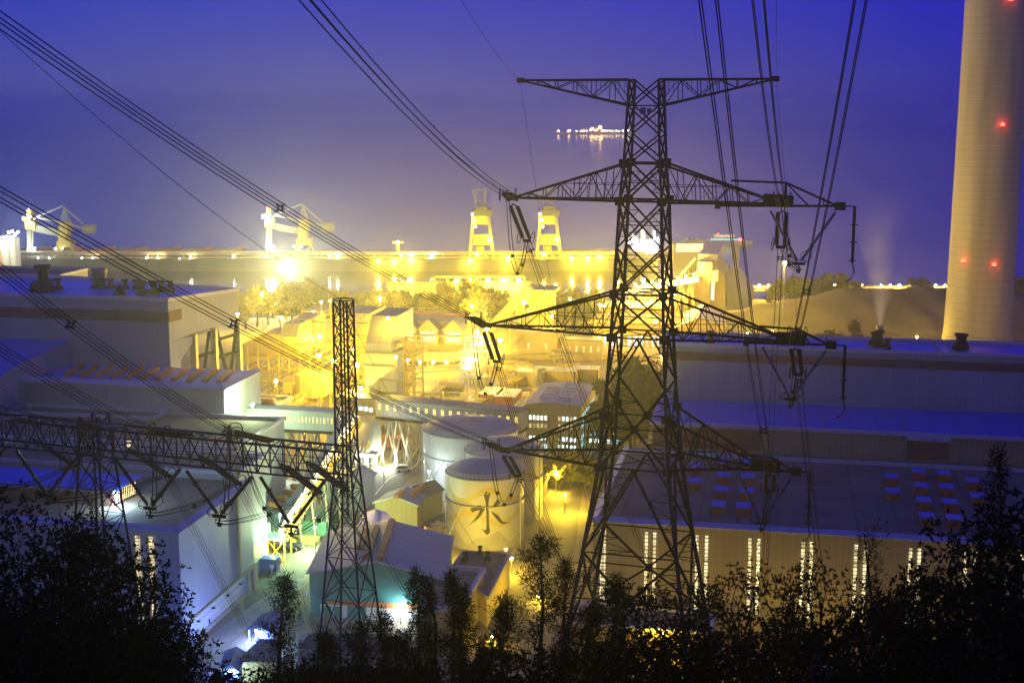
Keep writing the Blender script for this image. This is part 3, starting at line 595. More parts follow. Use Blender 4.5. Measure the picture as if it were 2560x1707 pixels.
def vstring(A, B, C_, label, kind='insulator_blue', group='V strings holding the jumper loops'):
    t = thing('insulator_string', label, 'insulator', C_, group)
    for a in (A, B):
        a = Vector(a); c = Vector(C_); d = (c-a).normalized(); L_ = (c-a).length; pts = []; rr = []; k = 40
        for i in range(k): q = a+d*(.4+(L_-.7)*i/k); pts += [q, q+d*.05]; rr += [.2, .13]
        M().tube(pts, rr, 7).build('insulator', kind, t)
        for f in (.33, .66): q = a.lerp(c, f); M().ring(q, .3, .04, d, 12).build('corona_ring', 'steel_dark', t)
    c = Vector(C_); h = M().bar(c-AX*.7, c+AX*.7, .15, .3).bar(c, c-Vector((0, 0, .7)), .14).bar(c-AX*.35-Vector((0, 0, .7)), c+AX*.35-Vector((0, 0, .7)), .12).ring(c+AX*.8+Vector((0, 0, .9)), .6, .04, (0, 1, 0), 14).ring(c-AX*.8+Vector((0, 0, .3)), .45, .04, (0, 1, 0), 14).bar(c-AX*.6, c-AX*1.2+Vector((0, 0, .2)), .06).bar(c+AX*.6, c+AX*.8+Vector((0, 0, .35)), .06).bar(c, c-AX*.8+Vector((0, 0, .75)), .06); h.build('yoke_plate', 'steel_dark', t)
    return t
def jumper(A, C_, B, label, group='jumper loops'):
    """four slack wires from one yoke to the other, by way of the low point C_"""
    A, B, C_ = Vector(A), Vector(B), Vector(C_); t = thing('jumper_loop', label, 'power line', A, group)
    sd = AX*.2
    for a, b in ((-1, 0), (1, 0), (-1, 1), (1, 1)):
        o = sd*a+Vector((0, 0, .35*b)); P = [A+o*.8, A.lerp(C_, .45)+Vector((0, 0, -(A.z-C_.z)*.28))+o, C_+o, B.lerp(C_, .45)+Vector((0, 0, -(B.z-C_.z)*.30))+o, B+o*.8]
        M().tube(smooth_path(P, 6), .032, 5).build('conductor', 'wire', t)
    for q in (A.lerp(C_, .5)+Vector((0, 0, -(A.z-C_.z)*.26)), B.lerp(C_, .5)+Vector((0, 0, -(B.z-C_.z)*.28)), C_): M().bar(q-sd, q+sd, .12, .4).build('spacer', 'insulator_black', t)
    return t
def run(A, sx, sy, Y, slen=6.2):     # towards a far end: returns (yoke point, far end)
    E_ = Vector(pY(sx, sy, Y)); d = (E_-A).normalized(); return A+d*slen, E_
far = {'a': (640, -160, 62), 'c': (-440, -260, 66), 'e': (-440, 230, 70), 'b': (1868, -300, 62), 'd': (2225, -420, 62), 'f': (1712, -500, 42)}
away = {'a': (1660, 1500, 214), 'c': (1450, 1530, 214), 'e': (1500, 1545, 212), 'b': (1905, 1500, 216), 'd': (2062, 1490, 214), 'f': (1908, 1530, 212)}
nmv = {'a': 'upper left arm', 'b': 'upper right arm', 'c': 'middle left arm', 'd': 'middle right arm', 'e': 'lowest left arm', 'f': 'lowest right arm'}
spc = {'a': (.02,), 'c': (.02, .52), 'e': (.02, .60), 'b': (.02,), 'd': (.02, .22), 'f': (.20,)}
for k, T in TIPS.items():
    s = -1 if k in 'ace' else 1; T = T-Vector((0, 0, .25)); y1, e1 = run(T, *far[k]); y2, e2 = run(T-Vector((0, 0, .5)), *away[k])
    strings(T, y1, f'strain insulator pair reaching outward from the {nmv[k]} of the big pylon', 'insulator_glass' if k in 'bdf' else 'insulator_black')
    strings(T-Vector((0, 0, .5)), y2, f'black strain insulator pair pointing down from the {nmv[k]} of the big pylon')
    bundle(y1, e1, 1.3, f'four-wire bundle coming in from above to the {nmv[k]} of the big pylon', spacers=spc[k], r=.03 if k == 'f' else .04)
    bundle(y2, e2, 1.2, f'four-wire bundle running down to the plant from the {nmv[k]} of the pylon', sp=.6, r=.032, spacers=(.02,))
    if s > 0:
        L1 = {'b': 22.4, 'd': 22.0, 'f': 18.6}[k]; L0 = {'b': 14.6, 'd': 14.2, 'f': 11.8}[k]
        V = pp((L0+L1)/2-.2, 0, T.z-6.6); vstring(pp(L0, 0, T.z-.2), pp(L1, 0, T.z-.2), V, f'blue V shaped insulator string under the {nmv[k]} of the big pylon'); C_ = V-Vector((0, 0, .9))
    else: C_ = (y1+y2)/2+Vector((0, 0, -6.8+(1 if k == 'e' else 0)))
    jumper(y1, C_, y2, f'slack jumper loop below the {nmv[k]} of the big pylon')
def single(A, B, sag, label, r=.018):
    A = Vector(A); B = Vector(B); o = M().tube(catenary(A, B, sag, 30), r, 5).build('earth_wire', 'wire'); return tag(o, label, 'power line', 'thin single wires')
tl, tr = pp(-15.5, 0, 103.2), pp(15, 0, 103.2)
single(tl, pY(1060, -160, 70), .8, 'thin earth wire rising from the left end of the big pylon top arm'); single(tl, pY(1500, 1450, 216), 2, 'thin earth wire falling from the left end of the pylon top arm')
single(tr, pY(1944, -300, 62), .8, 'thin earth wire rising from the right end of the big pylon top arm'); single(tr, pY(2062, 1480, 216), 2, 'thin earth wire falling from the right end of the pylon top arm')
# ================================================================ the steel gantry on the left
gA = Vector(pZ(-260, 1040, 68.6)); gB = Vector(pZ(867, 1150, 68.6)); GD = (gB-gA).normalized(); GN = Vector((-GD.y, GD.x, 0))
def onG(sx, sy, off=0):
    r = Vector(_rw(sx, sy)); o = Vector((0, 0, H)); q = gA+GN*off; t = (q-o).dot(GN)/r.dot(GN); return o+r*t
gt = thing('gantry_tower', 'slim blue lattice gantry mast carrying the right end of the long steel beam', 'gantry', (gB.x, gB.y, 40))
def mast(t, c, prof, panels, leg=.2, br=.1, mt='steel_blue'):
    def at(z):
        for (a, b), (c_, d) in zip(prof, prof[1:]):
            if z >= c_: return b+(d-b)*(a-z)/(a-c_)
        return prof[-1][1]
    P = lambda s, q, z: Vector((c.x, c.y, z))+GD*(s*at(z))+GN*(q*at(z))
    for s in (-1, 1):
        for q in (-1, 1):
            m = M()
            for (a, b), (c_, d) in zip(prof, prof[1:]): m.bar(P(s, q, a), P(s, q, c_), leg)
            m.build('leg', mt, t)
    m = M(); Z = [prof[0][0]]; 
    while Z[-1] > prof[-1][0]+.5: Z.append(max(prof[-1][0], Z[-1]-max(1.6, at(Z[-1])*panels)))
    for z0, z1 in zip(Z, Z[1:]):
        for (a, b) in FC:
            m.bar(P(*a, z0), P(*b, z1), br); m.bar(P(*b, z0), P(*a, z1), br); m.bar(P(*a, z1), P(*b, z1), br*.8)
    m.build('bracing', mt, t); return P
ztop = onG(865, 752)[2]
Pm = mast(gt, gB, [(ztop, .66), (69.8, .74), (66.8, .92), (57, 1.7), (40, 3.0)], 2.7, .15, .075)
M().ring(Vector((gB.x, gB.y, ztop+.1)), .9, .06, (0, 0, 1)).bar(Vector((gB.x, gB.y, ztop-20)), Vector((gB.x, gB.y, ztop)), .13).build('top_ring', 'steel_blue', gt)
gC = gA+GD*((onG(237, 1060)-gA).dot(GD)); g2 = thing('gantry_tower', 'wider lattice gantry tower under the beam, left one, rising behind the leafy tree', 'gantry', (gC.x, gC.y, 40))
mast(g2, gC, [(70.6, .95), (66.8, 1.15), (57, 1.9), (40, 3.2)], 2.2, .17, .08)
bm = thing('gantry_beam', 'long blue lattice beam between the two gantry towers, insulators hanging from it', 'gantry', (gA+gB)/2)
for q in (-1, 1):
    for z in (69.6, 66.9): M().bar(gA+GN*(1.1*q)+Vector((0, 0, z-68.6)), gB+GN*(1.1*q)+Vector((0, 0, z-68.6)), .2 if z > 68 else .16).build('chord', 'steel_blue', bm)
m = M(); nb = 36; zv = Vector((0, 0, 1))
for i in range(nb):
    a, b = gA.lerp(gB, i/nb), gA.lerp(gB, (i+1)/nb)
    for q in (-1, 1):
        T0, T1, B0, B1 = a+GN*1.1*q+zv*1, b+GN*1.1*q+zv*1, a+GN*1.1*q-zv*1.7, b+GN*1.1*q-zv*1.7
        m.bar(T0, B1, .09) if i % 2 else m.bar(B0, T1, .09); m.bar(T0, B0, .08); m.bar((T0+B0)/2, (T1+B1)/2, .05)
    m.bar(a+GN*1.1+zv, b-GN*1.1+zv, .09); m.bar(a+GN*1.1-zv*1.7, b-GN*1.1-zv*1.7, .08); m.bar(a+GN*1.1+zv, a-GN*1.1+zv, .08)
m.build('bracing', 'steel_blue', bm)
# phases on the gantry: strain strings up to the incoming bundles, V strings and jumpers below, lines on to the plant
ph = [((300, 1092), (215, 1062), (-330, 890, 88), 'insulator_glass', ((35, 1118), (205, 1128), (118, 1238))), ((480, 1132), (388, 1080), (-330, 640, 84), 'insulator_black', ((285, 1140), (455, 1165), (375, 1270))), ((686, 1140), (575, 1078), (-330, 400, 80), 'insulator_black', ((460, 1168), (635, 1185), (548, 1290))), ((60, 1075), (-40, 1048), (-600, 900, 88), 'insulator_glass', ((-140, 1090), (20, 1112), (-60, 1215)))]
gname = ['second phase from the left', 'third phase from the left', 'phase nearest the slim mast', 'leftmost phase']
for (a, y, fr, kd, vs), nm in zip(ph, gname):
    A = onG(*a); A.z = 69.7; Yk = Vector(pY(y[0], y[1], c_y := 119.0)); E_ = Vector(pY(*fr))
    strings(A, Yk, f'strain insulator pair above the gantry beam, {nm}', kd, r=.22, group='strain insulators above the gantry beam')
    bundle(Yk, E_, 1.0, f'four-wire bundle from the upper left to the gantry beam, {nm}', sp=.55, r=.032, group='conductor bundles above the gantry', spacers=(.015,)+((.55,) if nm.startswith('phase') else ()))
    V = onG(*vs[2]); vstring(onG(*vs[0]), onG(*vs[1]), V, f'V insulator string below the gantry beam, {nm}', 'insulator_black', 'V strings below the gantry')
    A2 = A+GN*1.2-zv*2.4; Y2 = A2+Vector((2.0, 4.2, -3.8)); strings(A2, Y2, f'insulator pair behind the gantry beam, {nm}', 'insulator_glass' if kd.endswith('glass') else 'insulator_black', r=.2, group='insulators on the plant side of the gantry')
    e2 = Vector(pY(a[0]+400, 1720, 190)); bundle(Y2, e2, .8, f'four-wire bundle falling from the gantry to the yard, {nm}', sp=.5, r=.022, group='bundles falling from the gantry')
    jumper(Yk, V-zv*.8, Y2, f'jumper loop around the gantry beam, {nm}', 'jumper loops on the gantry')
V = onG(728, 1315); vstring(onG(645, 1182), onG(818, 1192), V, 'V insulator string just left of the slim gantry mast', 'insulator_black', 'V strings below the gantry')
A = onG(752, 1160)+GN*1.2; Y2 = A+Vector((2.2, 4.2, -3.8)); strings(A, Y2, 'insulator pair on the plant side of the beam, next to the slim mast', r=.2, group='insulators on the plant side of the gantry')
bundle(Y2, Vector(pY(1180, 1720, 190)), .8, 'four-wire bundle falling from the gantry past the slim mast foot', sp=.5, r=.022, group='bundles falling from the gantry'); jumper(onG(590, 1080), V-zv*.8, Y2, 'jumper loop dipping beside the slim gantry mast', 'jumper loops on the gantry')
single((gB.x, gB.y, ztop), pY(-150, -60, 70), 1.2, 'thin earth wire from the slim mast top up to the upper left corner')
single((gB.x, gB.y, ztop-.4), pY(1330, 1560, 205), 2.5, 'thin earth wire from the slim mast top down past the storage tanks')
single(pY(160, 1105, 126), pY(-200, 760, 95), .5, 'thin earth wire to the beam near the left edge')
# ================================================================ storage tanks
def tank(c, R, ht, label, wave=True):
    t = thing('storage_tank', label, 'tank', c); c = Vector(c)
    M().lathe(c, [(R, 0), (R, ht)], 56).build('shell', 'tank_paint', t, smooth=True)
    M().lathe(c, [(R+.05, ht-.02), (R*.93, ht+.5), (R*.7, ht+1.5), (R*.4, ht+2.3), (R*.12, ht+2.65), (.02, ht+2.7)], 56).build('roof', 'tank_blue', t, smooth=True)
    m = M().lathe(c, [(R, ht-.35), (R+.35, ht-.35), (R+.35, ht-.1), (R, ht-.1)], 56).lathe(c, [(R, ht*.62), (R+.4, ht*.62), (R+.4, ht*.62+.15), (R, ht*.62+.15)], 56); m.build('wind_girder', 'tank_blue', t)
    m = M()
    for k in range(56): a = 2*math.pi*k/56; m.bar((c.x+R*math.cos(a), c.y+R*math.sin(a), ht-.1), (c.x+R*math.cos(a), c.y+R*math.sin(a), ht+1.1), .06)
    for z in (.55, 1.1): m.tube([(c.x+R*math.cos(2*math.pi*k/56), c.y+R*math.sin(2*math.pi*k/56), ht+z) for k in range(57)], .035, 4)
    m.build('handrail', 'trim', t)
    m = M()     # dark wedge marks painted on the roof
    for a in (-1.9, -1.2, -.1, .55, 1.2):
        p = lambda r, da: (c.x+r*math.cos(a+da), c.y+r*math.sin(a+da), ht+2.72-(r/R)**1.6*2.45+.12)
        m.face(p(R*.06, 0), p(R*.33, -.17), p(R*.38, .1))
    m.build('roof_mark', 'steel_grey', t)
    if wave:
        for z0, mt, amp, ph in ((ht*.76, 'tank_yellow', 1.5, .3), (ht*.45, 'tank_yellow', 1.3, 2.2)):
            m = M(); n = 64; V = []
            for k in range(n+1):
                a = -math.pi*1.02+math.pi*1.04*k/n; zz = z0+amp*math.sin(a*4+ph)
                for d in (-.75, .75): V.append((c.x+(R+.03)*math.cos(a), c.y+(R+.03)*math.sin(a), zz+d))
            m.v = V; m.f = [(2*k, 2*k+2, 2*k+3, 2*k+1) for k in range(n)]; m.build('wave_stripe', mt, t)
        m = M(); n = 64; V = []     # blue foot of the mural
        for k in range(n+1):
            a = -math.pi*1.02+math.pi*1.04*k/n; zz = ht*.18+1.1*math.sin(a*5+1)+.6*math.sin(a*11)
            for d in (.05, max(.3, zz)): V.append((c.x+(R+.025)*math.cos(a), c.y+(R+.025)*math.sin(a), d))
        m.v = V; m.f = [(2*k, 2*k+2, 2*k+3, 2*k+1) for k in range(n)]; m.build('mural_foot', 'mural_grey', t)
    m = M(); a = -.35; x, y = c.x+(R+.6)*math.cos(a), c.y+(R+.6)*math.sin(a); m.tube([(x, y, 0), (x, y, ht)], .16, 6)
    for k in range(6): m.bar((x, y, 1+k*2.4), (x-.6, y+.2, 1+k*2.4), .1)
    m.build('riser_pipe', 'trim', t); m = M(); a = -2.75
    m.tube([(c.x+(R+.4)*math.cos(a), c.y+(R+.4)*math.sin(a), 0), (c.x+(R+.4)*math.cos(a), c.y+(R+.4)*math.sin(a), ht)], .1, 5); m.build('ladder', 'trim', t)
    m = M(); n = 14     # spiral stair on the left flank
    for k in range(n): a0, a1 = -2.6+.05*k, -2.55+.05*k; m.bar((c.x+(R+.5)*math.cos(a0), c.y+(R+.5)*math.sin(a0), ht*.62*k/n), (c.x+(R+.5)*math.cos(a1), c.y+(R+.5)*math.sin(a1), ht*.62*(k+1)/n), .25)
    m.build('stair', 'trim', t); return t
T1 = (-65, 296, 0); tk = tank(T1, 9.0, 16.8, 'front white storage tank with a large dark water character on its wall')
p2 = pZ(*kC(692, 338), 17); p3 = pZ(*kC(1020, 545), 17)
tank((p2[0], p2[1], 0), 12.6, 17, 'widest pale storage tank at the back left, orange lamp before its domed roof', wave=False)
tank((p3[0], p3[1], 0), 9.6, 17, 'pale storage tank half hidden behind the front one, yellow waves on it')
# the painted character, wrapped on the front tank: strokes traced as outlines in (across, up)
def on_tank(pts):
    out = []
    for x, y in pts:
        q = Vector(pV(*kC(x, y), T1[1]-9.0)); dx = (q.x-T1[0]); vx, vy = -math.sin(0), 0
        r = Vector(_rw(*kC(x, y))); o = Vector((0, 0, H)); a_ = r.x**2+r.y**2; b_ = 2*((o.x-T1[0])*r.x+(o.y-T1[1])*r.y); c_ = (o.x-T1[0])**2+(o.y-T1[1])**2-9.05**2
        s = (-b_-math.sqrt(max(b_*b_-4*a_*c_, 0)))/(2*a_); out.append(tuple(o+r*s))
    return out
def stroke(L, R_):
    m = M(); a = on_tank([tuple(p) for p in smooth2(L)]); b = on_tank([tuple(p) for p in smooth2(R_)]); n = len(m.v); m.v += [v for ab in zip(a, b) for v in ab]; m.f += [(n+2*i, n+2*i+1, n+2*i+3, n+2*i+2) for i in range(len(a)-1)]
    m.build('painted_character', 'tank_olive', tk)
def smooth2(P): return [(p.x, p.y) for p in smooth_path([(x, y, 0) for x, y in P], 5)]
stroke([(822, 1010), (838, 1080), (845, 1200), (848, 1300), (835, 1350), (792, 1330)], [(888, 990), (868, 1080), (872, 1200), (874, 1300), (882, 1370), (850, 1398)])
stroke([(842, 972), (822, 1010)], [(888, 990), (888, 992)])
stroke([(688, 1140), (745, 1120), (795, 1110), (780, 1165), (725, 1250), (662, 1308)], [(706, 1178), (745, 1162), (790, 1155), (832, 1140), (770, 1235), (662, 1308)])
stroke([(955, 1040), (925, 1090), (892, 1140)], [(985, 1082), (945, 1115), (892, 1140)])
stroke([(885, 1162), (940, 1235), (1000, 1288), (1088, 1272)], [(885, 1162), (960, 1205), (1010, 1268), (1088, 1272)])
# ================================================================ sheds and buildings of the yard
def gable(name, label, poly, zw, zr, ridge=0, wall='cladding', roof='roof_pale', cat='shed', over=.5, ridge_t=.5, base=0):
    """poly: four ground corners, first edge = the gable end that faces the camera"""
    a, b, c, d = [Vector(p[:2]) for p in poly]; m0, m1 = a.lerp(b, ridge_t), d.lerp(c, ridge_t); t = thing(name, label, cat, ((a.x+c.x)/2, (a.y+c.y)/2, base)); V3 = lambda p, z: (p.x, p.y, z)
    m = M().prism([a, b, c, d], base, zw); m.face(V3(a, zw), V3(b, zw), V3(m0, zr)); m.face(V3(d, zw), V3(m1, zr), V3(c, zw)); w_ = m.build('wall', wall, t)
    e = (a-d).normalized()*over; f = (b-a).normalized()*over; m = M()
    for p, q, s in ((a, d, -1), (b, c, 1)):
        P = [V3(m0+e, zr+.05), V3(p+e+f*s, zw-.05), V3(q-e+f*s, zw-.05), V3(m1-e, zr+.05)]; m.extr(P, (0, 0, .22))
    m.build('roof', roof, t); m = M(); m.bar(V3(m0+e, zr+.32), V3(m1-e, zr+.32), .5, .2)
    for p, s in ((a, -1), (b, 1)): m.bar(V3(p+e*1.1+f*s, zw+.1), V3(m0+e*1.1, zr+.2), .2, .35)
    m.build('trim', 'trim', t); return t, (a, b, c, d, m0, m1)
def winrow(t, p, q, n, w_, h_, mt, out=.06):
    p, q = Vector(p), Vector(q); d = (q-p).normalized(); nr = Vector((d.y, -d.x, 0))*out
    for i in range(n):
        c = p.lerp(q, (i+.5)/n); a, b = c-d*w_/2+nr, c+d*w_/2+nr
        o = M().face(a, b, b+Vector((0, 0, h_)), a+Vector((0, 0, h_))).build('window', mt if isinstance(mt, str) else random.choice(mt), t)
# big workshop with the teal gable
A, B = pZ(*kH(1075, 760), 0), pZ(*kH(2010, 800), 0); zt = 9.0
A = pZ(*kH(1070, 488), zt); B = pZ(*kB(2000, 1600), zt); D = pZ(*kB(1150, 1165), zt); Cc = pZ(*kB(2078, 1190), zt)
ax_ = (Vector(Cc)-Vector(B)); D = tuple(Vector(A)+ax_)
ws, (a, b, c, d, m0, m1) = gable('workshop', 'large workshop with blue-grey sheet roof, orange vent ridges and teal floodlit gable', [A, B, Cc, D], zt, zt+3.0, wall='teal_wall', roof='roof_pale', ridge_t=.50)
for off, l0, l1 in ((.03, .0, .96), (-.10, .05, .8), (-.2, .3, .75)):
    p0 = m0.lerp(b if off > 0 else a, abs(off)*1.6); p1 = m1.lerp(c if off > 0 else d, abs(off)*1.6); zz = zt+3.0-abs(off)*3.2*1.6*.55
    M().bar((*p0.lerp(p1, l0), zz+.6), (*p0.lerp(p1, l1), zz+.6), 1.3, 1.0).build('vent_ridge', 'orange_paint', ws)
e_ = (b-a).normalized(); nr = Vector((e_.y, -e_.x))
m = M(); P = lambda s, z, o=.1: (a.x+(b.x-a.x)*s+nr.x*o, a.y+(b.y-a.y)*s+nr.y*o, z)
m.face(P(.12, 2.6), P(.95, 2.6), P(.95, 3.6), P(.12, 3.6)); m.build('sign_band', 'orange_paint', ws)
m = M().face(P(.08, 0), P(.28, 0), P(.28, 2.7), P(.08, 2.7)).face(P(.42, 0), P(.9, 0), P(.9, 2.5), P(.42, 2.5)); m.build('base_wall', 'white_wall', ws)
M().face(P(.10, 0, .16), P(.16, 0, .16), P(.16, 2.4, .16), P(.10, 2.4, .16)).face(P(.18, 0, .16), P(.24, 0, .16), P(.24, 2.4, .16), P(.18, 2.4, .16)).build('door', 'green_paint', ws)
# the annex roof behind the workshop and the barrel-roofed store
A = pZ(*kB(1110, 1165), 8.6); q = [pZ(*kB(x, y), 7.5) for x, y in ((1120, 1160), (1560, 1065), (1420, 945), (1235, 940))]
gable('store_shed', 'low blue-roofed shed between the workshop and the slim mast', q, 7.2, 7.9, roof='roof_sheet')
cA, cB = Vector(pZ(*kB(1350, 1035), 9)), Vector(pZ(*kB(1800, 1060), 9)); dd = (cB-cA).normalized(); nn_ = Vector((-dd.y, dd.x, 0)); bs = thing('barrel_store', 'barrel-roofed brown store beside the front tank', 'shed', ((cA.x+cB.x)/2, (cA.y+cB.y)/2, 0)); m = M()
pr = [(-2.6, 0), (-2.6, 6)]+[(2.6*math.cos(math.pi-math.pi*k/8), 6+2.4*math.sin(math.pi*k/8)) for k in range(1, 8)]+[(2.6, 6), (2.6, 0)]
m.extr([tuple(Vector((cA.x, cA.y, z))+nn_*o) for o, z in pr], tuple(cB-cA)); m.build('shell', 'brown_wall', bs)
M().extr([tuple(Vector((cB.x, cB.y, z))+nn_*o*1.02+dd*.02) for o, z in pr], tuple(dd*.15)).build('end_panel', 'orange_paint', bs)
# paired sheds left of the front tank
q = [pZ(*kB(1322, 1000), 0), pZ(*kB(1730, 1010), 0), pZ(*kB(1800, 880), 0), pZ(*kB(1440, 860), 0)]
z = 6.2; q = [pZ(*kB(x, y), z) for x, y in ((1322, 852), (1735, 878), (1805, 788), (1450, 760))]
s1, _ = gable('pump_shed', 'front shed of the pair with a pale blue roof and orange ridge vent', q, z, z+1.9, roof='roof_pale', wall='cladding_cream')
p0, p1 = Vector(pZ(*kB(1530, 790), 8.4)), Vector(pZ(*kB(1600, 735), 8.4)); M().bar(p0, p1, 1.2, 1.0).build('vent_ridge', 'orange_paint', s1)
q = [pZ(*kB(x, y), z) for x, y in ((1560, 740), (1800, 930), (1985, 722), (1760, 665))]
q = [pZ(*kB(x, y), 6.0) for x, y in ((1805, 800), (1985, 722), (1800, 660), (1575, 715))]
s2, _ = gable('pump_shed', 'rear shed of the pair with a cream roof, orange vent and dark hatches', [q[3], q[0], q[1], q[2]], 6.0, 7.6, roof='roof_felt', wall='cladding_cream')
M().bar(pZ(*kB(1690, 760), 8), pZ(*kB(1800, 665), 8), 1.1, .9).build('vent_ridge', 'orange_paint', s2)
# grey-roofed stores by the inclined gallery
q = [pZ(*kB(x, y), 7) for x, y in ((800, 640), (1220, 660), (1320, 560), (1080, 520))]
s3, _ = gable('grey_store', 'grey-walled store with pale roof beside the curve of the yard road', q, 7, 8.4, roof='roof_pale', wall='cladding')
# vented shed roof with many orange cowls, left of the gallery
q = [pZ(*kB(x, y), 9) for x, y in ((205, 880), (380, 940), (610, 640), (240, 590))]
vs_ = thing('cowl_shed', 'low shed with rows of orange roof cowls under the inclined gallery', 'shed', (q[0][0], q[0][1], 0)); M().prism([p[:2] for p in q], 0, 8.8).build('wall', 'cladding', vs_); M().face(*[(p[0], p[1], 8.85) for p in q]).build('roof', 'roof_pale', vs_)
for x, y in ((350, 640), (278, 695), (550, 695), (482, 752), (405, 808), (325, 868), (208, 750), (228, 640)):
    p = pZ(*kB(x, y), 9.6); M().tube([(p[0]-1.2, p[1], 9.7), (p[0]+1.2, p[1], 9.7)], .75, 10).box(p[0]-.9, p[1]-.5, 8.85, p[0]+.9, p[1]+.5, 9.4).build('roof_cowl', 'orange_paint', vs_)
# lit inclined conveyor gallery
g0, g1 = Vector(pZ(*kB(400, 1150), 4)), Vector(pZ(*kB(1140, 0), 26)); gal = thing('inclined_gallery', 'long brightly lit inclined conveyor gallery rising behind the slim mast', 'conveyor', (g0.x, g0.y, 0)); d = (g1-g0); dn = d.normalized(); sd = dn.cross(Vector((0, 0, 1))).normalized()
M().bar(g0-sd*1.2, g1-sd*1.2, 2.2, 2.6).build('roof', 'roof_pale', gal); M().bar(g0+sd*.6-Vector((0, 0, 1.25)), g1+sd*.6-Vector((0, 0, 1.25)), 2.6, .3).build('walkway', 'steel_yellow', gal)
m = M()
for k in range(40): q = g0+d*k/40+sd*1.5; m.bar(q-Vector((0, 0, 1.2)), q+Vector((0, 0, .3)), .1); m.bar(q+Vector((0, 0, .3)) if k % 2 else q-Vector((0, 0, 1.2)), q+d/40+(Vector((0, 0, -1.2)) if k % 2 else Vector((0, 0, .3))), .1)
m.bar(g0+sd*1.5+Vector((0, 0, .3)), g1+sd*1.5+Vector((0, 0, .3)), .12); m.build('handrail', 'steel_yellow', gal)
m = M()
for k in range(1, 6): q = g0+d*k/6; m.bar(q+sd*1.2, q+sd*2.4-Vector((0, 0, q.z)), .5); m.bar(q-sd*1.2, q-sd*2.4-Vector((0, 0, q.z)), .5)
m.build('trestle', 'steel_grey', gal)
for k in range(16):
    q = g0+d*(k+.5)/16+sd*1.0+Vector((0, 0, .9)); M().ball(q, .22, 6).build('bulb', 'lamp_sodium', gal)
    if k % 3 == 1: light(gal, q+sd*.6-Vector((0, 0, .4)), (1, .85, .4), 130, .3)
# drive house at its foot with green light
p = pZ(*kB(300, 1180), 5); dh = thing('drive_house', 'small steel platform with a green lamp at the foot of the inclined gallery', 'conveyor', (p[0], p[1], 0))
m = M()
for dx in (-4, 0, 4):
    for dy in (-2, 2): m.bar((p[0]+dx, p[1]+dy, 0), (p[0]+dx, p[1]+dy, 6), .3)
for dx in (-4, 0): m.bar((p[0]+dx, p[1]-2, 0), (p[0]+dx+4, p[1]-2, 5), .15); m.bar((p[0]+dx+4, p[1]-2, 0), (p[0]+dx, p[1]-2, 5), .15)
m.build('frame', 'steel_yellow', dh); M().box(p[0]-4.5, p[1]-2.5, 5, p[0]+3, p[1]+2.5, 5.3).box(p[0]-4.5, p[1]-2.5, 5.3, p[0]-1, p[1]+2.5, 7.6).build('cabin', 'white_wall', dh); M().ball((p[0]+3.4, p[1]-2.2, 6.4), .45).build('bulb', 'lamp_green', dh); light(dh, (p[0]+3.4, p[1]-3.2, 6.4), (.1, 1, .6), 500)
light(dh, (p[0]+2, p[1]-3.6, 3), SOD, 350)
# two horizontal galleries and the junction house between them
def gallery(A, B, wd, ht, label, n, mt, legs, roof='roof_grey', wall='cladding'):
    A, B = Vector(A), Vector(B); t = thing('conveyor_gallery', label, 'conveyor', (A.x, A.y, 0)); d = (B-A).normalized(); sd = d.cross(Vector((0, 0, 1))).normalized(); up = Vector((0, 0, 1))
    M().bar(A+up*ht/2, B+up*ht/2, wd, ht).build('wall', wall, t); M().bar(A+up*(ht+.2)-d*.3, B+up*(ht+.2)+d*.3, wd+.8, .4).build('roof', roof, t)
    M().bar(A-up*.4, B-up*.4, wd+.3, .8).build('girder', 'steel_dark', t)
    L_ = (B-A).length
    for i in range(n):
        q = A+(B-A)*((i+.5)/n)+sd*(wd/2+.06)+up*ht*.42; h_ = ht*.32; w_ = min(.9, L_/n*.35)
        M().face(q-d*w_/2, q+d*w_/2, q+d*w_/2+up*h_, q-d*w_/2+up*h_).build('window', mt if random.random() < .7 else 'window_dim', t)
    m = M()
    for s in legs:
        q = A+(B-A)*s
        for k in (-1, 1): m.bar(q+sd*k*wd*.4-up*.8, Vector((q.x, q.y, 0))+sd*k*wd*.7+d*3, .5); m.bar(q+sd*k*wd*.4-up*.8, Vector((q.x, q.y, 0))+sd*k*wd*.7-d*3, .5); m.bar(q+sd*k*wd*.4+d*4-up*.8, Vector((q.x, q.y, 0))+sd*k*wd*.7+d*1.5, .4); m.bar(q+sd*k*wd*.4-d*4-up*.8, Vector((q.x, q.y, 0))+sd*k*wd*.7-d*1.5, .4)
    m.build('trestle', 'steel_grey', t); return t
ga0 = pU(*kA(255, 1265), -131); ga0 = (ga0[0], ga0[1], ga0[2]); Yg = ga0[1]; ga1 = pV(*kA(1105, 1335), Yg)
gallery(ga0, (ga1[0], Yg, ga0[2]), 4.5, 4.6, 'level conveyor gallery with a row of slit windows leaving the left block', 24, 'window_yellow', (.18, .45, .75), roof='cladding')
gb0 = pZ(*kA(1530, 1160), 14); gb1 = pZ(1310, 1072, 14)
gallery(gb0, gb1, 5, 5.0, 'long conveyor gallery with small yellow windows passing behind the tanks', 18, 'window_yellow', (.1, .3))
jh = pZ(*kA(1360, 1392), 0); j0 = pZ(*kA(1090, 1390), 0); j1 = pZ(*kA(1600, 1320), 0)
jt = thing('junction_house', 'dark grey-green junction tower with small cool windows behind the slim mast', 'building', jh); zz = pV(*kA(1360, 1010), jh[1])[2]
M().box(j0[0], jh[1], 0, j1[0]-1, jh[1]+12, zz).build('wall', 'cladding_olive', jt); M().prism([(j0[0]-.4, jh[1]-.4), (j1[0]-.6, jh[1]-.4), (j1[0]-2, jh[1]+12), (j0[0]-.4, jh[1]+12)], zz, zz+.5).build('roof', 'roof_grey', jt)
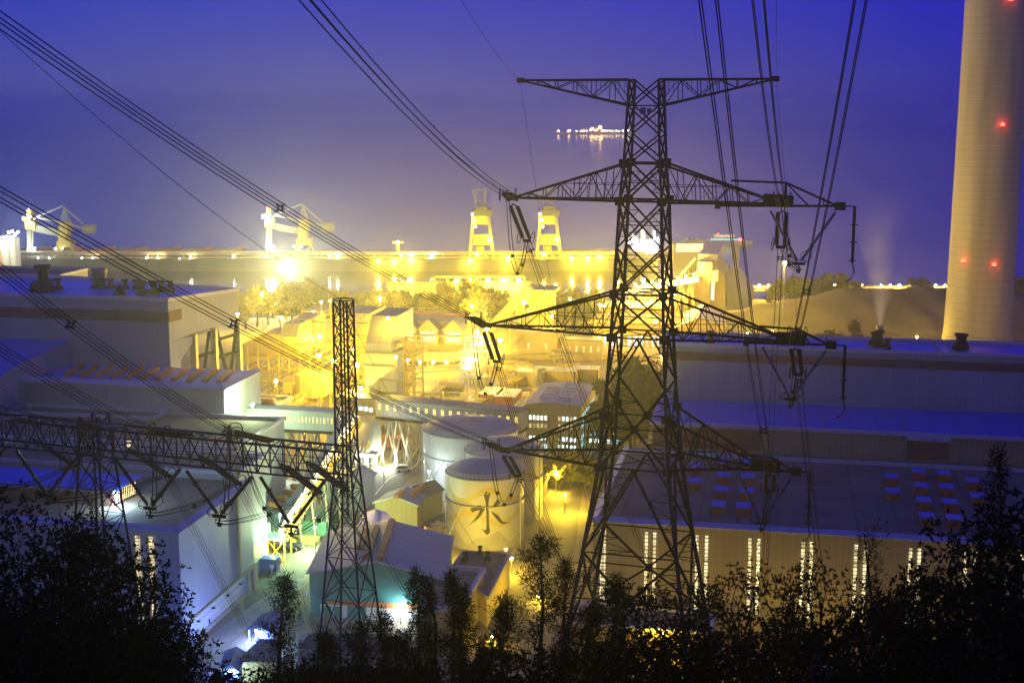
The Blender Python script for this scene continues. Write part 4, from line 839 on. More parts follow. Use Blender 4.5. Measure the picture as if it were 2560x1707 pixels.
M().box(j0[0]+11, jh[1]+2, zz+.5, j1[0]-3, jh[1]+10, zz+4).build('roof_house', 'cladding', jt)
for x, y in ((1150, 1100), (1390, 1105), (1440, 1115), (1475, 1230), (1340, 1100), (1125, 1185), (1210, 1190)):
    q = pV(*kA(x, y), jh[1]); M().box(q[0]-.6, jh[1]-.08, q[2]-.6, q[0]+.6, jh[1]-.02, q[2]+.6).build('window', 'window_cool', jt)
q0 = pZ(*kA(1600, 1390), 0)
for k in range(5): M().box(j1[0]-.98, jh[1]+1+k*2, 3, j1[0]-.92, jh[1]+2.2+k*2, 4.4).build('window', 'window_cool', jt)
# concrete silo on legs next to it
p = pZ(*kB(1230, 480), 0); si = thing('silo', 'round weathered concrete silo standing on a legged base beside the road', 'silo', p); zt = pV(*kB(1230, 30), p[1])[2]; zb = pV(*kB(1230, 330), p[1])[2]; R = 4.6
M().lathe(p, [(.02, zb), (R, zb), (R, zt), (.02, zt)], 28).build('drum', 'concrete', si, smooth=True); m = M()
for k in range(8): a = math.pi*k/4+.4; m.box(p[0]+R*.8*math.cos(a)-.5, p[1]+R*.8*math.sin(a)-.5, 0, p[0]+R*.8*math.cos(a)+.5, p[1]+R*.8*math.sin(a)+.5, zb)
m.box(p[0]-R, p[1]-R, zb-.8, p[0]+R, p[1]+R, zb); m.build('base', 'concrete_light', si); m = M()
for k in range(20): a = math.pi*k/10; m.bar((p[0]+R*math.cos(a), p[1]+R*math.sin(a), zt), (p[0]+R*math.cos(a), p[1]+R*math.sin(a), zt+1.1), .06)
m.ring((p[0], p[1], zt+1.1), R, .05, (0, 0, 1), 24); m.build('handrail', 'steel_grey', si); light(si, (p[0]+2, p[1]-6.5, 3.0), WHT, 600); light(si, (p[0]+7, p[1]-2, 3.0), (.9, 1, .7), 900)
# ================================================================ office buildings
ov = 380; o0 = pV(*kC(1235, 300), ov)[0]; o1 = pV(*kC(1770, 300), ov)[0]; zt = pV(*kC(1240, 112), ov)[2]; zt2 = pV(*kC(1760, 128), ov)[2]
of = thing('office_block', 'brown office block with rows of lit windows and ventilators on its shallow roof', 'building', ((o0+o1)/2, ov+12, 0))
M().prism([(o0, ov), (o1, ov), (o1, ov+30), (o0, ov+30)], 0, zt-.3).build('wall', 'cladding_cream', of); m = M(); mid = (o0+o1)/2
for x0, z0, x1, z1 in ((o0-.4, zt-.3, mid, zt+.7), (mid, zt+.7, o1+.4, zt-.3)): m.extr([(x0, ov-.4, z0), (x1, ov-.4, z1), (x1, ov+30.4, z1), (x0, ov+30.4, z0)], (0, 0, .3))
m.face((o0, ov, zt-.35), (o1, ov, zt-.35), (mid, ov, zt+.65)); m.build('roof', 'roof_pale', of)
M().bar((o0-.4, ov-.5, zt-.1), (mid, ov-.5, zt+.9), .2, .3).bar((mid, ov-.5, zt+.9), (o1+.4, ov-.5, zt-.1), .2, .3).build('trim', 'trim', of)
for i in range(4):
    for xx in (.3, .68): M().box(o0+(o1-o0)*xx-2.0, ov+6+i*4.5, zt-.1, o0+(o1-o0)*xx+2.0, ov+7.6+i*4.5, zt+1.2).build('roof_vent', 'trim', of)
for y, n0, mt in ((245, 1, 'window_cool'), (322, 1, 'window_dim'), (445, 1, 'window_cool'), (520, 1, 'window_cool')):
    z = pV(*kC(1280, y+22), ov)[2]
    for x in [1277+k*37.7 for k in range(5)]+[1562+k*38.5 for k in range(5)]:
        u = pV(*kC(x, y), ov)[0]; M().box(u-.34, ov-.08, z, u+.34, ov-.02, z+1.25).build('window', mt if random.random() < .85 else 'window_dim', of)
for y in (245, 322, 445, 520):
    z = pV(*kC(1280, y+22), ov)[2]
    for k in range(9): M().box(o1+.02, ov+2+k*3.1, z, o1+.08, ov+3.4+k*3.1, z+1.25).build('window', 'window_cyan', of)
wu = pV(*kC(1990, 350), ov+6)[0]; wg = flat_wing('office_wing', 'lower office wing with bluish lit windows behind the pylon leg', [(o1+.1, ov+6), (wu+6, ov+6), (wu+6, ov+22), (o1+.1, ov+22)], zt-5, wall='cladding_cream', roof='roof_grey')
for y in (285, 400, 470):
    z = pV(*kC(1800, y+20), ov+6)[2]; winrow(wg, (o1+1.5, ov+6, z), (wu+5, ov+6, z), 7, .75, 1.2, ['window_cyan', 'window_cool'])
ov = 560; a0 = pV(*kD(1885, 900), ov); a1 = pV(1680, 880, ov); zt = pV(*kD(1900, 500), ov)[2]
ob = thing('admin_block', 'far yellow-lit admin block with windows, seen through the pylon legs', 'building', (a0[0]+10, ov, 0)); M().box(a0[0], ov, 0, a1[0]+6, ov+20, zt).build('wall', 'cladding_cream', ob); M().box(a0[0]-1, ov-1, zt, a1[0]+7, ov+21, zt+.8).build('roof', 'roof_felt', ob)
for y in (690, 755, 815, 878):
    z = pV(*kD(1960, y+15), ov)[2]
    for k in range(14): u = a0[0]+3+k*2.55; M().box(u-.75, ov-.1, z, u+.75, ov-.03, z+4).build('window', random.choice(['window_cool', 'window_cool', 'window_dim']), ob)
ov = 600; a0 = pV(*kD(1975, 440), ov); a1 = pV(*kD(2330, 440), ov); zt = pV(*kD(2000, 360), ov)[2]; z0 = pV(*kD(2000, 500), ov)[2]
oc = thing('far_office', 'far two-storey office with a pale row of windows behind the admin block', 'building', (a0[0]+10, ov, 0)); M().box(a0[0], ov, 0, a1[0]+12, ov+18, zt).build('wall', 'cladding_cream', oc); M().box(a0[0]-1, ov-1, zt, a1[0]+13, ov+19, zt+1).build('roof', 'roof_grey', oc); winrow(oc, (a0[0]+2, ov, zt-5), (a1[0]+10, ov, zt-5), 7, 1.8, 3, 'window_cool')
# ================================================================ boilers and precipitators in the bright middle
def poly_tower(name, label, front, v0, depth, z0, zt, wall='cladding_cream', roof='roof_grey', cat='building', chamfer=0):
    """front = (left, right) in photo points on the plane v0"""
    t = thing(name, label, cat, ((front[0]+front[1])/2, v0+depth/2, 0)); l, r = front
    pr_ = [(v0, z0), (v0, zt-chamfer), (v0+chamfer*.9, zt), (v0+depth, zt), (v0+depth, z0)]
    M().extr([(l, y, z) for y, z in pr_], (r-l, 0, 0)).build('wall', wall, t)
    m = M().face((l, v0+chamfer*.9+.1, zt+.04), (r, v0+chamfer*.9+.1, zt+.04), (r, v0+depth, zt+.04), (l, v0+depth, zt+.04))
    if chamfer: m.face((l, v0-.03, zt-chamfer+.03), (r, v0-.03, zt-chamfer+.03), (r, v0+chamfer*.9-.03, zt+.03), (l, v0+chamfer*.9-.03, zt+.03))
    m.build('roof', roof, t); return t
def steel_frame(name, label, u0, u1, v0, v1, zt, nz, nu, mt='steel_yellow', cat='steel frame', br=.28):
    t = thing(name, label, cat, ((u0+u1)/2, (v0+v1)/2, 0)); m = M()
    for i in range(nu+1):
        u = u0+(u1-u0)*i/nu
        for v in (v0, v1): m.bar((u, v, 0), (u, v, zt), br*1.4)
        for k in range(1, nz+1): z = zt*k/nz; m.bar((u, v0, z), (u, v1, z), br)
    m.build('column', mt, t); m = M()
    for k in range(1, nz+1):
        z = zt*k/nz; m.bar((u0, v0, z), (u0, v1, z), br*.5); m.bar((u1, v0, z), (u1, v1, z), br*.5)
        for v in (v0, v1):
            m.bar((u0, v, z), (u1, v, z), br)
            for i in range(nu):
                a, b = u0+(u1-u0)*i/nu, u0+(u1-u0)*(i+1)/nu
                if (i+k) % 2: m.bar((a, v, z-zt/nz), (b, v, z), br*.6); 
                else: m.bar((b, v, z-zt/nz), (a, v, z), br*.6)
    m.build('bracing', mt, t); m = M()
    for k in range(1, nz+1):
        z = zt*k/nz; m.box(u0, v0, z+.05, u1, v0+min(3, v1-v0), z+.2)
        for j in (.6, 1.1): m.bar((u0, v0, z+j), (u1, v0, z+j), .08)
        for i in range(int((u1-u0)/2)): m.bar((u0+i*2, v0, z), (u0+i*2, v0, z+1.1), .07)
    m.build('walkway', mt, t); return t
v = 425; l = pV(*kA(395, 560), v); r = pV(*kA(715, 560), v); zt = pV(*kA(560, 340), v)[2]; z0 = pV(*kA(560, 578), v)[2]; mid = pV(*kA(556, 560), v)
t1 = poly_tower('bunker_house', 'big yellow-lit bunker house with angled grey roof left of the slim mast', (mid[0], r[0]), v, 30, z0, zt+2.0, chamfer=4)
sl = pV(*kA(130, 500), v); sl2 = pV(*kA(130, 690), v); ml0 = pV(*kA(390, 335), v)
M().extr([(mid[0]-.05, v+.1, z0), (mid[0]-.05, v+.1, zt-1.5), (ml0[0], v+.1, zt-1), (sl[0], v+.1, sl[2]), (sl2[0], v+.1, sl2[2])], (0, 12, 0)).build('conveyor_wing', 'cladding_cream', t1)
m = M()
for k in range(12): m.bar((l[0]+k*2.2, v+5, zt+2), (l[0]+k*2.2, v+5, zt+3.4), .12)
m.bar((l[0], v+5, zt+3.4), (l[0]+24, v+5, zt+3.4), .12); m.build('handrail', 'steel_yellow', t1)
v2 = 470; l = pV(*kA(715, 400), v2); r = pV(*kA(1340, 400), v2); zt = pV(*kA(1000, 205), v2)[2]; z0 = pV(*kA(1000, 470), v2)[2]
t2 = poly_tower('transfer_house', 'blazing yellow transfer house with stepped roof behind the slim mast', (l[0]+14, r[0]), v2, 30, z0, zt, chamfer=5)
hh = pV(*kA(840, 110), 490); h1 = pV(*kA(1060, 110), 490); M().box(hh[0], 480, zt, h1[0], 500, hh[2]).build('roof_house', 'cladding_cream', t2)
v = 395; l = pV(*kA(1385, 700), v); r = pV(*kA(1640, 700), v); zt = pV(*kA(1530, 322), v)[2]; zc = pV(*kA(1530, 470), v)[2]; zm = pV(*kA(1500, 550), v)[2]
t3 = poly_tower('stack_tower', 'slab-like grey tower with slanted head, lamps along its top', (l[0]+.3, r[0]), v, 26, zm, zt+3, chamfer=(zt+3-zc), wall='cladding')
M().box(l[0], v-.5, 0, r[0]+2, v+9, zm-.05).build('shaft', 'cladding', t3)
m = M()
for z in [zm*k/6 for k in range(1, 7)]: m.box(l[0]-.6, v-1.1, z-.3, r[0]+2.6, v-.52, z)
m.build('walkway', 'steel_grey', t3); m = M()
for k in range(10): m.bar((l[0]+2+k*1.6, v+16, zt+3), (l[0]+2+k*1.6, v+16, zt+4.5), .12)
m.bar((l[0]+2, v+16, zt+4.5), (l[0]+18, v+16, zt+4.5), .12); m.build('handrail', 'steel_yellow', t3)
steel_frame('steel_frame', 'yellow steel frame under the bunker house, pipes and platforms inside', pV(*kA(240, 900), 418)[0], pV(*kA(850, 900), 418)[0], 418, 440, 22, 5, 6)
steel_frame('steel_frame', 'open steel stair tower on the right side of the slab-like tower', pV(*kA(1690, 900), 400)[0], pV(*kA(1855, 900), 400)[0], 400, 412, 27, 6, 2)
steel_frame('steel_frame', 'bright steel frame behind the slim mast between two tall towers', pV(*kA(860, 800), 440)[0], pV(*kA(1390, 800), 440)[0], 440, 462, 26, 6, 5)
# ash hoppers (round-cornered bins) before the frame
for i, (x0, x1, yt, yb, lb) in enumerate(((660, 945, 790, 1090, 'square-sided pale ash bin below the bunker house'), (500, 665, 860, 975, 'smaller ash bin left of the square-sided one'))):
    v = 408-i*2; l, r = pV(*kA(x0, 900), v)[0], pV(*kA(x1, 900), v)[0]; zt, zb = pV(*kA(800, yt), v)[2], max(2, pV(*kA(800, yb), v)[2]); t = thing('ash_bin', lb, 'bin', ((l+r)/2, v, 0)); c = (l+r)/2; w_ = (r-l)/2
    m = M().prism([(l, v+3), (l+3, v), (r-3, v), (r, v+3), (r, v+12), (l, v+12)], zb+3, zt); m.prism([(c-w_*.5, v+3), (c+w_*.5, v+3), (c+w_*.5, v+9), (c-w_*.5, v+9)], zb, zb+3.02); m.build('shell', 'cladding_cream', t)
    m = M()
    for q in (l+.5, r-.5): m.bar((q, v+1, 0), (q, v+1, zt), .4); m.bar((q, v+11, 0), (q, v+11, zt), .4)
    m.build('leg', 'steel_yellow', t)
# pump house with the flat roof between the left block and the ash bins
q = [pZ(*kA(x, y), 12) for x, y in ((245, 1080), (490, 1100), (660, 1000), (245, 985))]; ph_ = flat_wing('control_house', 'flat grey-roofed control house with orange ducts on its roof, beside the annex', [p[:2] for p in q], 12, roof='roof_grey')
p = pZ(*kA(330, 1030), 12.6); M().box(p[0]-5, p[1], 12.1, p[0]+5, p[1]+2.2, 13.4).build('roof_duct', 'orange_paint', ph_)
# the long coal store with dormers across the back
v = 520; l, r = pV(*kA(1250, 400), v)[0], pV(*kD(1880, 700), v)[0]; zt = pV(*kA(1800, 200), v)[2]; r = pV(*kD(640, 600), v)[0]
cs = thing('long_store', 'long yellow-lit store with a sloped wall of gabled dormer windows', 'building', ((l+r)/2, v+10, 0)); ze = pV(*kA(1800, 240), v)[2]
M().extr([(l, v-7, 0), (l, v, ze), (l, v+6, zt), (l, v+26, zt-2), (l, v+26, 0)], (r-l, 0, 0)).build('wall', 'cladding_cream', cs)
m = M().face((l-.5, v-.1, ze+.1), (r+.5, v-.1, ze+.1), (r+.5, v+6, zt+.1), (l-.5, v+6, zt+.1)).face((l-.5, v+6, zt+.1), (r+.5, v+6, zt+.1), (r+.5, v+26, zt-1.9), (l-.5, v+26, zt-1.9)); m.build('roof', 'roof_pale', cs)
M().bar((l, v+5.5, zt+.5), (r, v+5.5, zt+.5), .8, .8).build('ridge', 'orange_paint', cs)
for sx, sy in (kA(1800, 375), kA(2005, 385), kA(2250, 392)):
    c = pV(sx, sy, v-5.8); w_ = 4.0; zb = c[2]-2.6; d = M().extr([(c[0]-w_, v-6.2, zb-1), (c[0]+w_, v-6.2, zb-1), (c[0]+w_, v-6.2, zb+5.2), (c[0], v-6.2, zb+9), (c[0]-w_, v-6.2, zb+5.2)], (0, 6, 0)).build('dormer', 'cladding_cream', cs)
    M().box(c[0]-w_*.78, v-6.35, zb, c[0]+w_*.78, v-6.22, zb+4.4).build('window', 'window_white', d)
    M().bar((c[0]-w_-.4, v-6.5, zb+5.0), (c[0], v-6.5, zb+9.2), .4).bar((c[0]+w_+.4, v-6.5, zb+5.0), (c[0], v-6.5, zb+9.2), .4).extr([(c[0]-w_-.4, v-6.5, zb+5.1), (c[0], v-6.5, zb+9.2), (c[0], v-6.5, zb+9.4), (c[0]-w_-.4, v-6.5, zb+5.3)], (0, 6.4, 0)).extr([(c[0]+w_+.4, v-6.5, zb+5.1), (c[0], v-6.5, zb+9.2), (c[0], v-6.5, zb+9.4), (c[0]+w_+.4, v-6.5, zb+5.3)], (0, 6.4, 0)).build('roof', 'roof_grey', d)
M().box(l+6, v-9.5, 10, r, v-7.5, 10.6).box(l+6, v-10, 0, r-2, v-9, 4).build('loading_deck', 'concrete_light', cs)
# conveyor leading up to the blazing head tower
hv = 565; b0 = pV(*kD(1040, 460), hv); b1 = pV(*kD(1290, 230), hv); b2 = pV(*kD(1390, 200), hv); hv0 = pV(*kD(1270, 200), hv); hv1 = pV(*kD(1475, 200), hv)
ht = thing('head_tower', 'blazing conveyor head tower above the middle arm of the pylon', 'conveyor', (b2[0], hv, 0)); M().box(hv0[0], hv, 0, hv1[0], hv+14, b2[2]).build('wall', 'cladding_cream', ht); M().box(hv0[0]-1.4, hv-1, b2[2], hv1[0]+2, hv+15, b2[2]+1.2).build('roof', 'concrete_light', ht)
e0 = Vector((b0[0]-16, hv-3, b0[2]-14)); e1 = Vector((hv0[0]+1, hv-3, b1[2]+4)); M().bar(e0, e1, 6, 4).build('incline', 'cladding_cream', ht); m = M()
for k in range(6): q = e0.lerp(e1, k/6); m.bar(q, (q.x, q.y, 0), .8); m.bar(q, (q.x+5, q.y, 0), .5)
m.build('trestle', 'steel_yellow', ht)
p = pV(*kD(760, 700), 480); t = steel_frame('lift_tower', 'pale blue-lit scaffold tower in front of the dormer store', p[0]-5, p[0]+4, 480, 488, pV(*kD(760, 640), 480)[2], 6, 2, mt='steel_grey', cat='tower'); light(t, (p[0], 476, 14), (.5, .85, 1), 900); light(t, (p[0], 484, 24), (.7, .9, 1), 700)
p = pZ(*kD(690, 1130), 0); t = steel_frame('lift_tower', 'small cyan-lit scaffold tower beside the jumper loop of the pylon', p[0]-3.4, p[0]+3.4, p[1], p[1]+5, 13, 4, 2, mt='steel_grey', cat='tower'); light(t, (p[0], p[1]-3, 8), (.3, .75, 1), 1500)
# tower and bridge right of the yard
p = pZ(*kD(1345, 855), 0); zt = pV(*kD(1345, 600), p[1])[2]; w_ = 8; t = thing('stair_tower', 'yellow-lit square stair tower left of the covered bridge', 'building', p); M().box(p[0]-w_, p[1], 0, p[0]+w_, p[1]+14, zt).build('wall', 'cladding_cream', t); M().box(p[0]-w_-.6, p[1]-.6, zt, p[0]+w_+.6, p[1]+14.6, zt+1).build('roof', 'concrete_light', t)
for k in range(4):
    for s in (-.45, .45): M().box(p[0]+w_*s-.5, p[1]-.08, 4+k*7, p[0]+w_*s+.5, p[1]-.02, 6.6+k*7).build('window', 'window_dim', t)
q1 = pV(*kD(1885, 690), p[1]+4); gallery((p[0]+w_+.2, p[1]+6, zt-11), (q1[0]+4, p[1]+6, zt-11), 6, 8, 'covered bridge between the stair tower and the admin block', 6, 'window_dim', (.25, .6), wall='cladding_cream')
# ---------------------------------------------------------------- clutter of the yard: pipe racks, containers, skips, cabins
pipes = [((1020, 1000), (1200, 880)), ((1060, 1050), (1240, 930)), ((1100, 1070), (1300, 960)), ((700, 1290), (860, 1180)), ((1180, 940), (1480, 960)), ((1250, 930), (1560, 900)), ((980, 960), (1330, 905)), ((200, 1260), (420, 1110)), ((600, 1310), (760, 1210)), ((860, 890), (1240, 870)), ((1500, 905), (1860, 930)), ((900, 1170), (1290, 1150)), ((640, 1330), (830, 1230)), ((1100, 1370), (1240, 1220)), ((300, 1330), (560, 1310))]
for i, ((x0, y0), (x1, y1)) in enumerate(pipes):
    a, b = Vector(pZ(*kD(x0, y0), 3.2)), Vector(pZ(*kD(x1, y1), 3.2)); d = (b-a).normalized(); sd = Vector((-d.y, d.x, 0)); t = thing('pipe_rack', f'{["yellow-lit", "low", "long", "slanting", "short"][i % 5]} rack of parallel pipes in the bright yard, {ORD[i]} one of many', 'pipes', (a.x, a.y, 0), 'pipe racks in the yard')
    m = M()
    for o in (-1.4, -.5, .4, 1.3): m.tube([a+sd*o, b+sd*o], .28, 6)
    m.build('pipe', 'steel_grey' if i % 2 else 'steel_yellow', t); m = M(); L_ = (b-a).length; n = max(2, int(L_/7))
    for k in range(n+1): q = a.lerp(b, k/n); m.bar(q-sd*2-Vector((0, 0, .4)), q+sd*2-Vector((0, 0, .4)), .3); m.bar(q-sd*1.8-Vector((0, 0, .4)), q-sd*1.8-Vector((0, 0, 3.2)), .3); m.bar(q+sd*1.8-Vector((0, 0, .4)), q+sd*1.8-Vector((0, 0, 3.2)), .3)
    m.bar(a-Vector((0, 0, .4)), b-Vector((0, 0, .4)), .2); m.build('support', 'steel_yellow', t)
def container(p, dx, dy, h_, mt, label, rot=0, name='container', cat='container', roof=None, grp=None):
    t = thing(name, label, cat, p, grp); m = M(); c, s = math.cos(rot), math.sin(rot); R2 = lambda x, y: (p[0]+x*c-y*s, p[1]+x*s+y*c); z = p[2]
    m.prism([R2(-dx, -dy), R2(dx, -dy), R2(dx, dy), R2(-dx, dy)], z+.15, z+h_)
    k = int(dx*2/.6)
    for i in range(k): m.prism([R2(-dx+.2+i*.6, -dy-.06), R2(-dx+.5+i*.6, -dy-.06), R2(-dx+.5+i*.6, -dy), R2(-dx+.2+i*.6, -dy)], z+.3, z+h_-.15)
    m.build('body', mt, t); M().prism([R2(-dx-.08, -dy-.08), R2(dx+.08, -dy-.08), R2(dx+.08, dy+.08), R2(-dx-.08, dy+.08)], z+h_, z+h_+.12).build('lid', roof or mt, t)
    m = M()
    for x in (-dx+.1, dx-.1):
        for y in (-dy+.1, dy-.1): q = R2(x, y); m.box(q[0]-.15, q[1]-.15, z, q[0]+.15, q[1]+.15, z+h_+.05)
    m.build('corner_post', 'steel_dark', t); return t
for x, y, dx, dy, h_, mt, lb, cr_ in ((905, 1290, 3.4, 6, 4.5, 'orange_paint', 'left orange-sided box with a pale lid in the middle yard', kD), (1060, 1310, 3.6, 6.5, 4.5, 'orange_paint', 'right orange-sided box with a pale lid in the middle yard', kD), (1290, 1090, 5, 4, 5, 'cladding_cream', 'cream cabin left of the wider one in the far yard', kD), (1520, 1080, 8, 4, 5, 'cladding_cream', 'wide cream cabin in the far yard', kD), (1820, 1040, 5, 4, 4, 'cladding_cream', 'cream cabin near the trees in the far yard', kD), (765, 1140, 3.2, 2.4, 3.4, 'green_paint', 'front green container beside the street lamp', kB), (800, 1085, 3.4, 2.4, 3.6, 'green_paint', 'rear green container beside the street lamp', kB), (1455, 300, 4.5, 2.2, 3, 'orange_paint', 'orange container between the silo and the tanks', kB), (620, 990, 2.4, 2.2, 4, 'trim', 'pale grey cabinet beside the inclined gallery', kB), (495, 1160, 1.6, 1.6, 3, 'white_wall', 'small white cabinet at the foot of the inclined gallery', kB), (570, 1090, 2, 2, 3.6, 'white_wall', 'white cabinet between the gallery and the green containers', kB), (640, 1240, 3.2, 1.6, 1.2, 'steel_yellow', 'yellow pallet frame near the street lamp', kB), (1700, 790, 3, 2, 1.8, 'steel_yellow', 'yellow railed skip at the far side of the lit yard', kC), (270, 1500, 2.4, 1.3, 2.7, 'blue_paint', 'blue skip beside the pale green hall end', kB)):
    p = pZ(*cr_(x, y), 0); container(p, dx, dy, h_, mt, lb, roof='trim' if mt in ('orange_paint', 'cladding_cream') and cr_ is kD else None)
# vessels, ducts and pipe bridges that crowd the bright middle of the plant
def vessel(p, R, h_, label, mt='steel_grey', lying=False):
    t = thing('vessel', label, 'vessel', p, 'small process vessels'); x, y, z = p
    if lying: M().tube([(x-h_/2, y, z+R+1), (x-h_/2+.2, y, z+R+1), (x+h_/2-.2, y, z+R+1), (x+h_/2, y, z+R+1)], [R*.6, R, R, R*.6], 14).build('shell', mt, t, smooth=True); M().box(x-h_*.3, y-R*.8, z, x-h_*.3+.6, y+R*.8, z+R+.4).build('saddle', 'concrete_light', t); M().box(x+h_*.3-.6, y-R*.8, z, x+h_*.3, y+R*.8, z+R+.4).build('saddle', 'concrete_light', t)
    else: M().lathe(p, [(R, .6), (R, h_), (R*.75, h_+R*.35), (.05, h_+R*.5)], 16).build('shell', mt, t, smooth=True); M().lathe(p, [(R*1.15, 0), (R*1.15, .6), (R*.9, .6)], 16).build('base', 'concrete_light', t)
    M().tube([(x, y-R, z+1.2), (x, y-R-2, z+1.2), (x+3, y-R-2, z+1.2), (x+3, y-R-2, z+.1)], .22, 6).build('pipe', mt, t)
rr_ = random.Random(11)
for i, (x, y, R, h_, ly) in enumerate(((1180, 905, 2, 7, 0), (1215, 985, 1.6, 6, 0), (1130, 985, 1.8, 9, 1), (1275, 945, 2, 8, 1), (1345, 965, 1.7, 6, 0), (1080, 1010, 1.5, 7, 1), (1010, 1000, 1.8, 6, 0), (960, 1015, 1.6, 8, 1), (830, 1130, 1.8, 6, 0), (790, 1150, 1.4, 7, 1), (760, 1110, 1.6, 6, 0), (870, 1105, 1.5, 6, 1), (690, 1180, 1.6, 6, 0), (920, 1160, 1.3, 6, 1), (1400, 905, 2, 8, 1), (1440, 930, 1.7, 6, 0))):
    vessel(pZ(x, y, 0), R, h_, f'{"lying" if ly else "upright"} grey process vessel in the bright yard, {ORD[i]} along the pipe racks', 'steel_grey' if i % 3 else 'cladding_cream', ly)
def pipe_bridge(A, B, z, wd, label):
    A, B = Vector((A[0], A[1], z)), Vector((B[0], B[1], z)); d = (B-A).normalized(); sd = Vector((-d.y, d.x, 0))*wd/2; t = thing('pipe_bridge', label, 'pipes', (A.x, A.y, 0), 'latticed pipe bridges'); n = max(3, int((B-A).length/3.2)); m = M(); up = Vector((0, 0, 2.2))
    for s in (-1, 1):
        m.bar(A+sd*s, B+sd*s, .22); m.bar(A+sd*s+up, B+sd*s+up, .22)
        for k in range(n): a, b = A.lerp(B, k/n)+sd*s, A.lerp(B, (k+1)/n)+sd*s; m.bar(a, a+up, .12); m.bar(a if k % 2 else a+up, b+up if k % 2 else b, .12)
    for k in range(n+1): a = A.lerp(B, k/n); m.bar(a+sd, a-sd, .12); m.bar(a+sd+up, a-sd+up, .12)
    m.build('truss', 'steel_yellow', t); m = M()
    for o in (-.6, -.2, .3, .7): m.tube([A+sd*o+Vector((0, 0, .5)), B+sd*o+Vector((0, 0, .5))], .2, 6)
    m.build('pipe', 'steel_grey', t); m = M()
    for k in (0, .33, .66, 1):
        q = A.lerp(B, k)
        for s in (-1, 1): m.bar(q+sd*s, (q.x+sd.x*s*1.2, q.y+sd.y*s*1.2, 0), .3)
        m.bar(q+sd-Vector((0, 0, z*.5)), q-sd-Vector((0, 0, z*.5)), .2)
    m.build('trestle', 'steel_yellow', t)
for i, (a, b, z, wd, lb) in enumerate((((1020, 985), (1290, 965), 7, 2.6, 'before the long gallery'), ((1180, 1000), (1330, 870), 8, 2.6, 'slanting past the orange-sided boxes'), ((880, 1000), (1060, 930), 9, 2.6, 'right of the slab-like tower'), ((700, 1150), (905, 1120), 7, 2.4, 'below the level gallery'), ((640, 1170), (760, 1060), 8, 2.4, 'beside the annex end wall'), ((1120, 950), (1420, 935), 8, 2.8, 'in front of the stair tower'), ((960, 1085), (905, 1190), 6, 2.2, 'by the roadside near the silo'), ((1330, 960), (1560, 945), 7, 2.6, 'leading to the admin block'))):
    pipe_bridge(pZ(*a, 0), pZ(*b, 0), z, wd, f'yellow-lit latticed pipe bridge {lb}')
for i, (x, y, h_) in enumerate(((905, 1120, 9), (940, 1080, 9), (985, 1110, 8), (1010, 1180, 8), (960, 1215, 8), (1040, 1140, 8), (725, 1300, 9), (860, 1230, 8))):
    p = pZ(x, y, 0); t = thing('street_pole', f'thin unlit pole along the yard road, {ORD[i]} of several', 'pole', p, 'poles along the yard road'); M().tube([p, (p[0], p[1], h_)], [.12, .07], 6).build('pole', 'steel_grey', t); M().bar((p[0], p[1], h_), (p[0]+1.2, p[1], h_+.1), .1).box(p[0]+.9, p[1]-.12, h_-.05, p[0]+1.5, p[1]+.12, h_+.15).build('arm', 'steel_grey', t)
m = M(); pts = [pZ(*kB(1740, 340), 0), pZ(*kB(1640, 470), 0), pZ(*kB(1520, 540), 0)]; sp_ = smooth_path(pts, 10); t = thing('guard_rail', 'yellow post-and-rail fence along the inner side of the yard road', 'railing', pts[0])
for a, b in zip(sp_, sp_[1:]): m.bar(a, a+Vector((0, 0, 1.1)), .16); m.bar(a+Vector((0, 0, 1.)), b+Vector((0, 0, 1.)), .1); m.bar(a+Vector((0, 0, .5)), b+Vector((0, 0, .5)), .1)
m.build('rail', 'steel_yellow', t)
# two green dome bins right of the lit yard
for x, y, R, lb in ((1840, 850, 3.4, 'nearer pale green dome-topped bin by the pylon leg'), (1920, 800, 3.0, 'farther green dome-topped bin by the pylon leg')):
    p = pZ(*kC(x, y), 0); t = thing('dome_bin', lb, 'bin', p); M().lathe(p, [(R, 0), (R, 3.4), (R*.9, 4.8), (R*.6, 5.8), (.05, 6.3)], 24).build('shell', 'green_paint', t, smooth=True); M().lathe(p, [(R+.1, 0), (R+.1, .5), (R, .5)], 24).build('base', 'concrete', t)
q = [pZ(*kC(x, y), 4.2) for x, y in ((1352, 920), (1385, 925), (1445, 838), (1352, 832))]; flat_wing('brown_hut', 'small brown hut with a blue roof to the right of the tanks', [p[:2] for p in q], 4, wall='brown_wall', roof='roof_grey', trim='brown_band')
# heap of pale rubble / excavator-like hopper near the front tank
p = pZ(*kG(390, 85), 0); m = M()
for k in range(70): a, r_ = random.random()*6.28, random.random()**.6*4; m.box(p[0]+r_*math.cos(a)-.5, p[1]+r_*math.sin(a)-.4, 0, p[0]+r_*math.cos(a)+.5, p[1]+r_*math.sin(a)+.4, max(.3, 2.6*(1-r_/4.2)+random.random()*.5))
tag(m.build('timber_heap', 'concrete_light'), 'brightly lit heap of pale timber left of the front tank foot', 'heap')
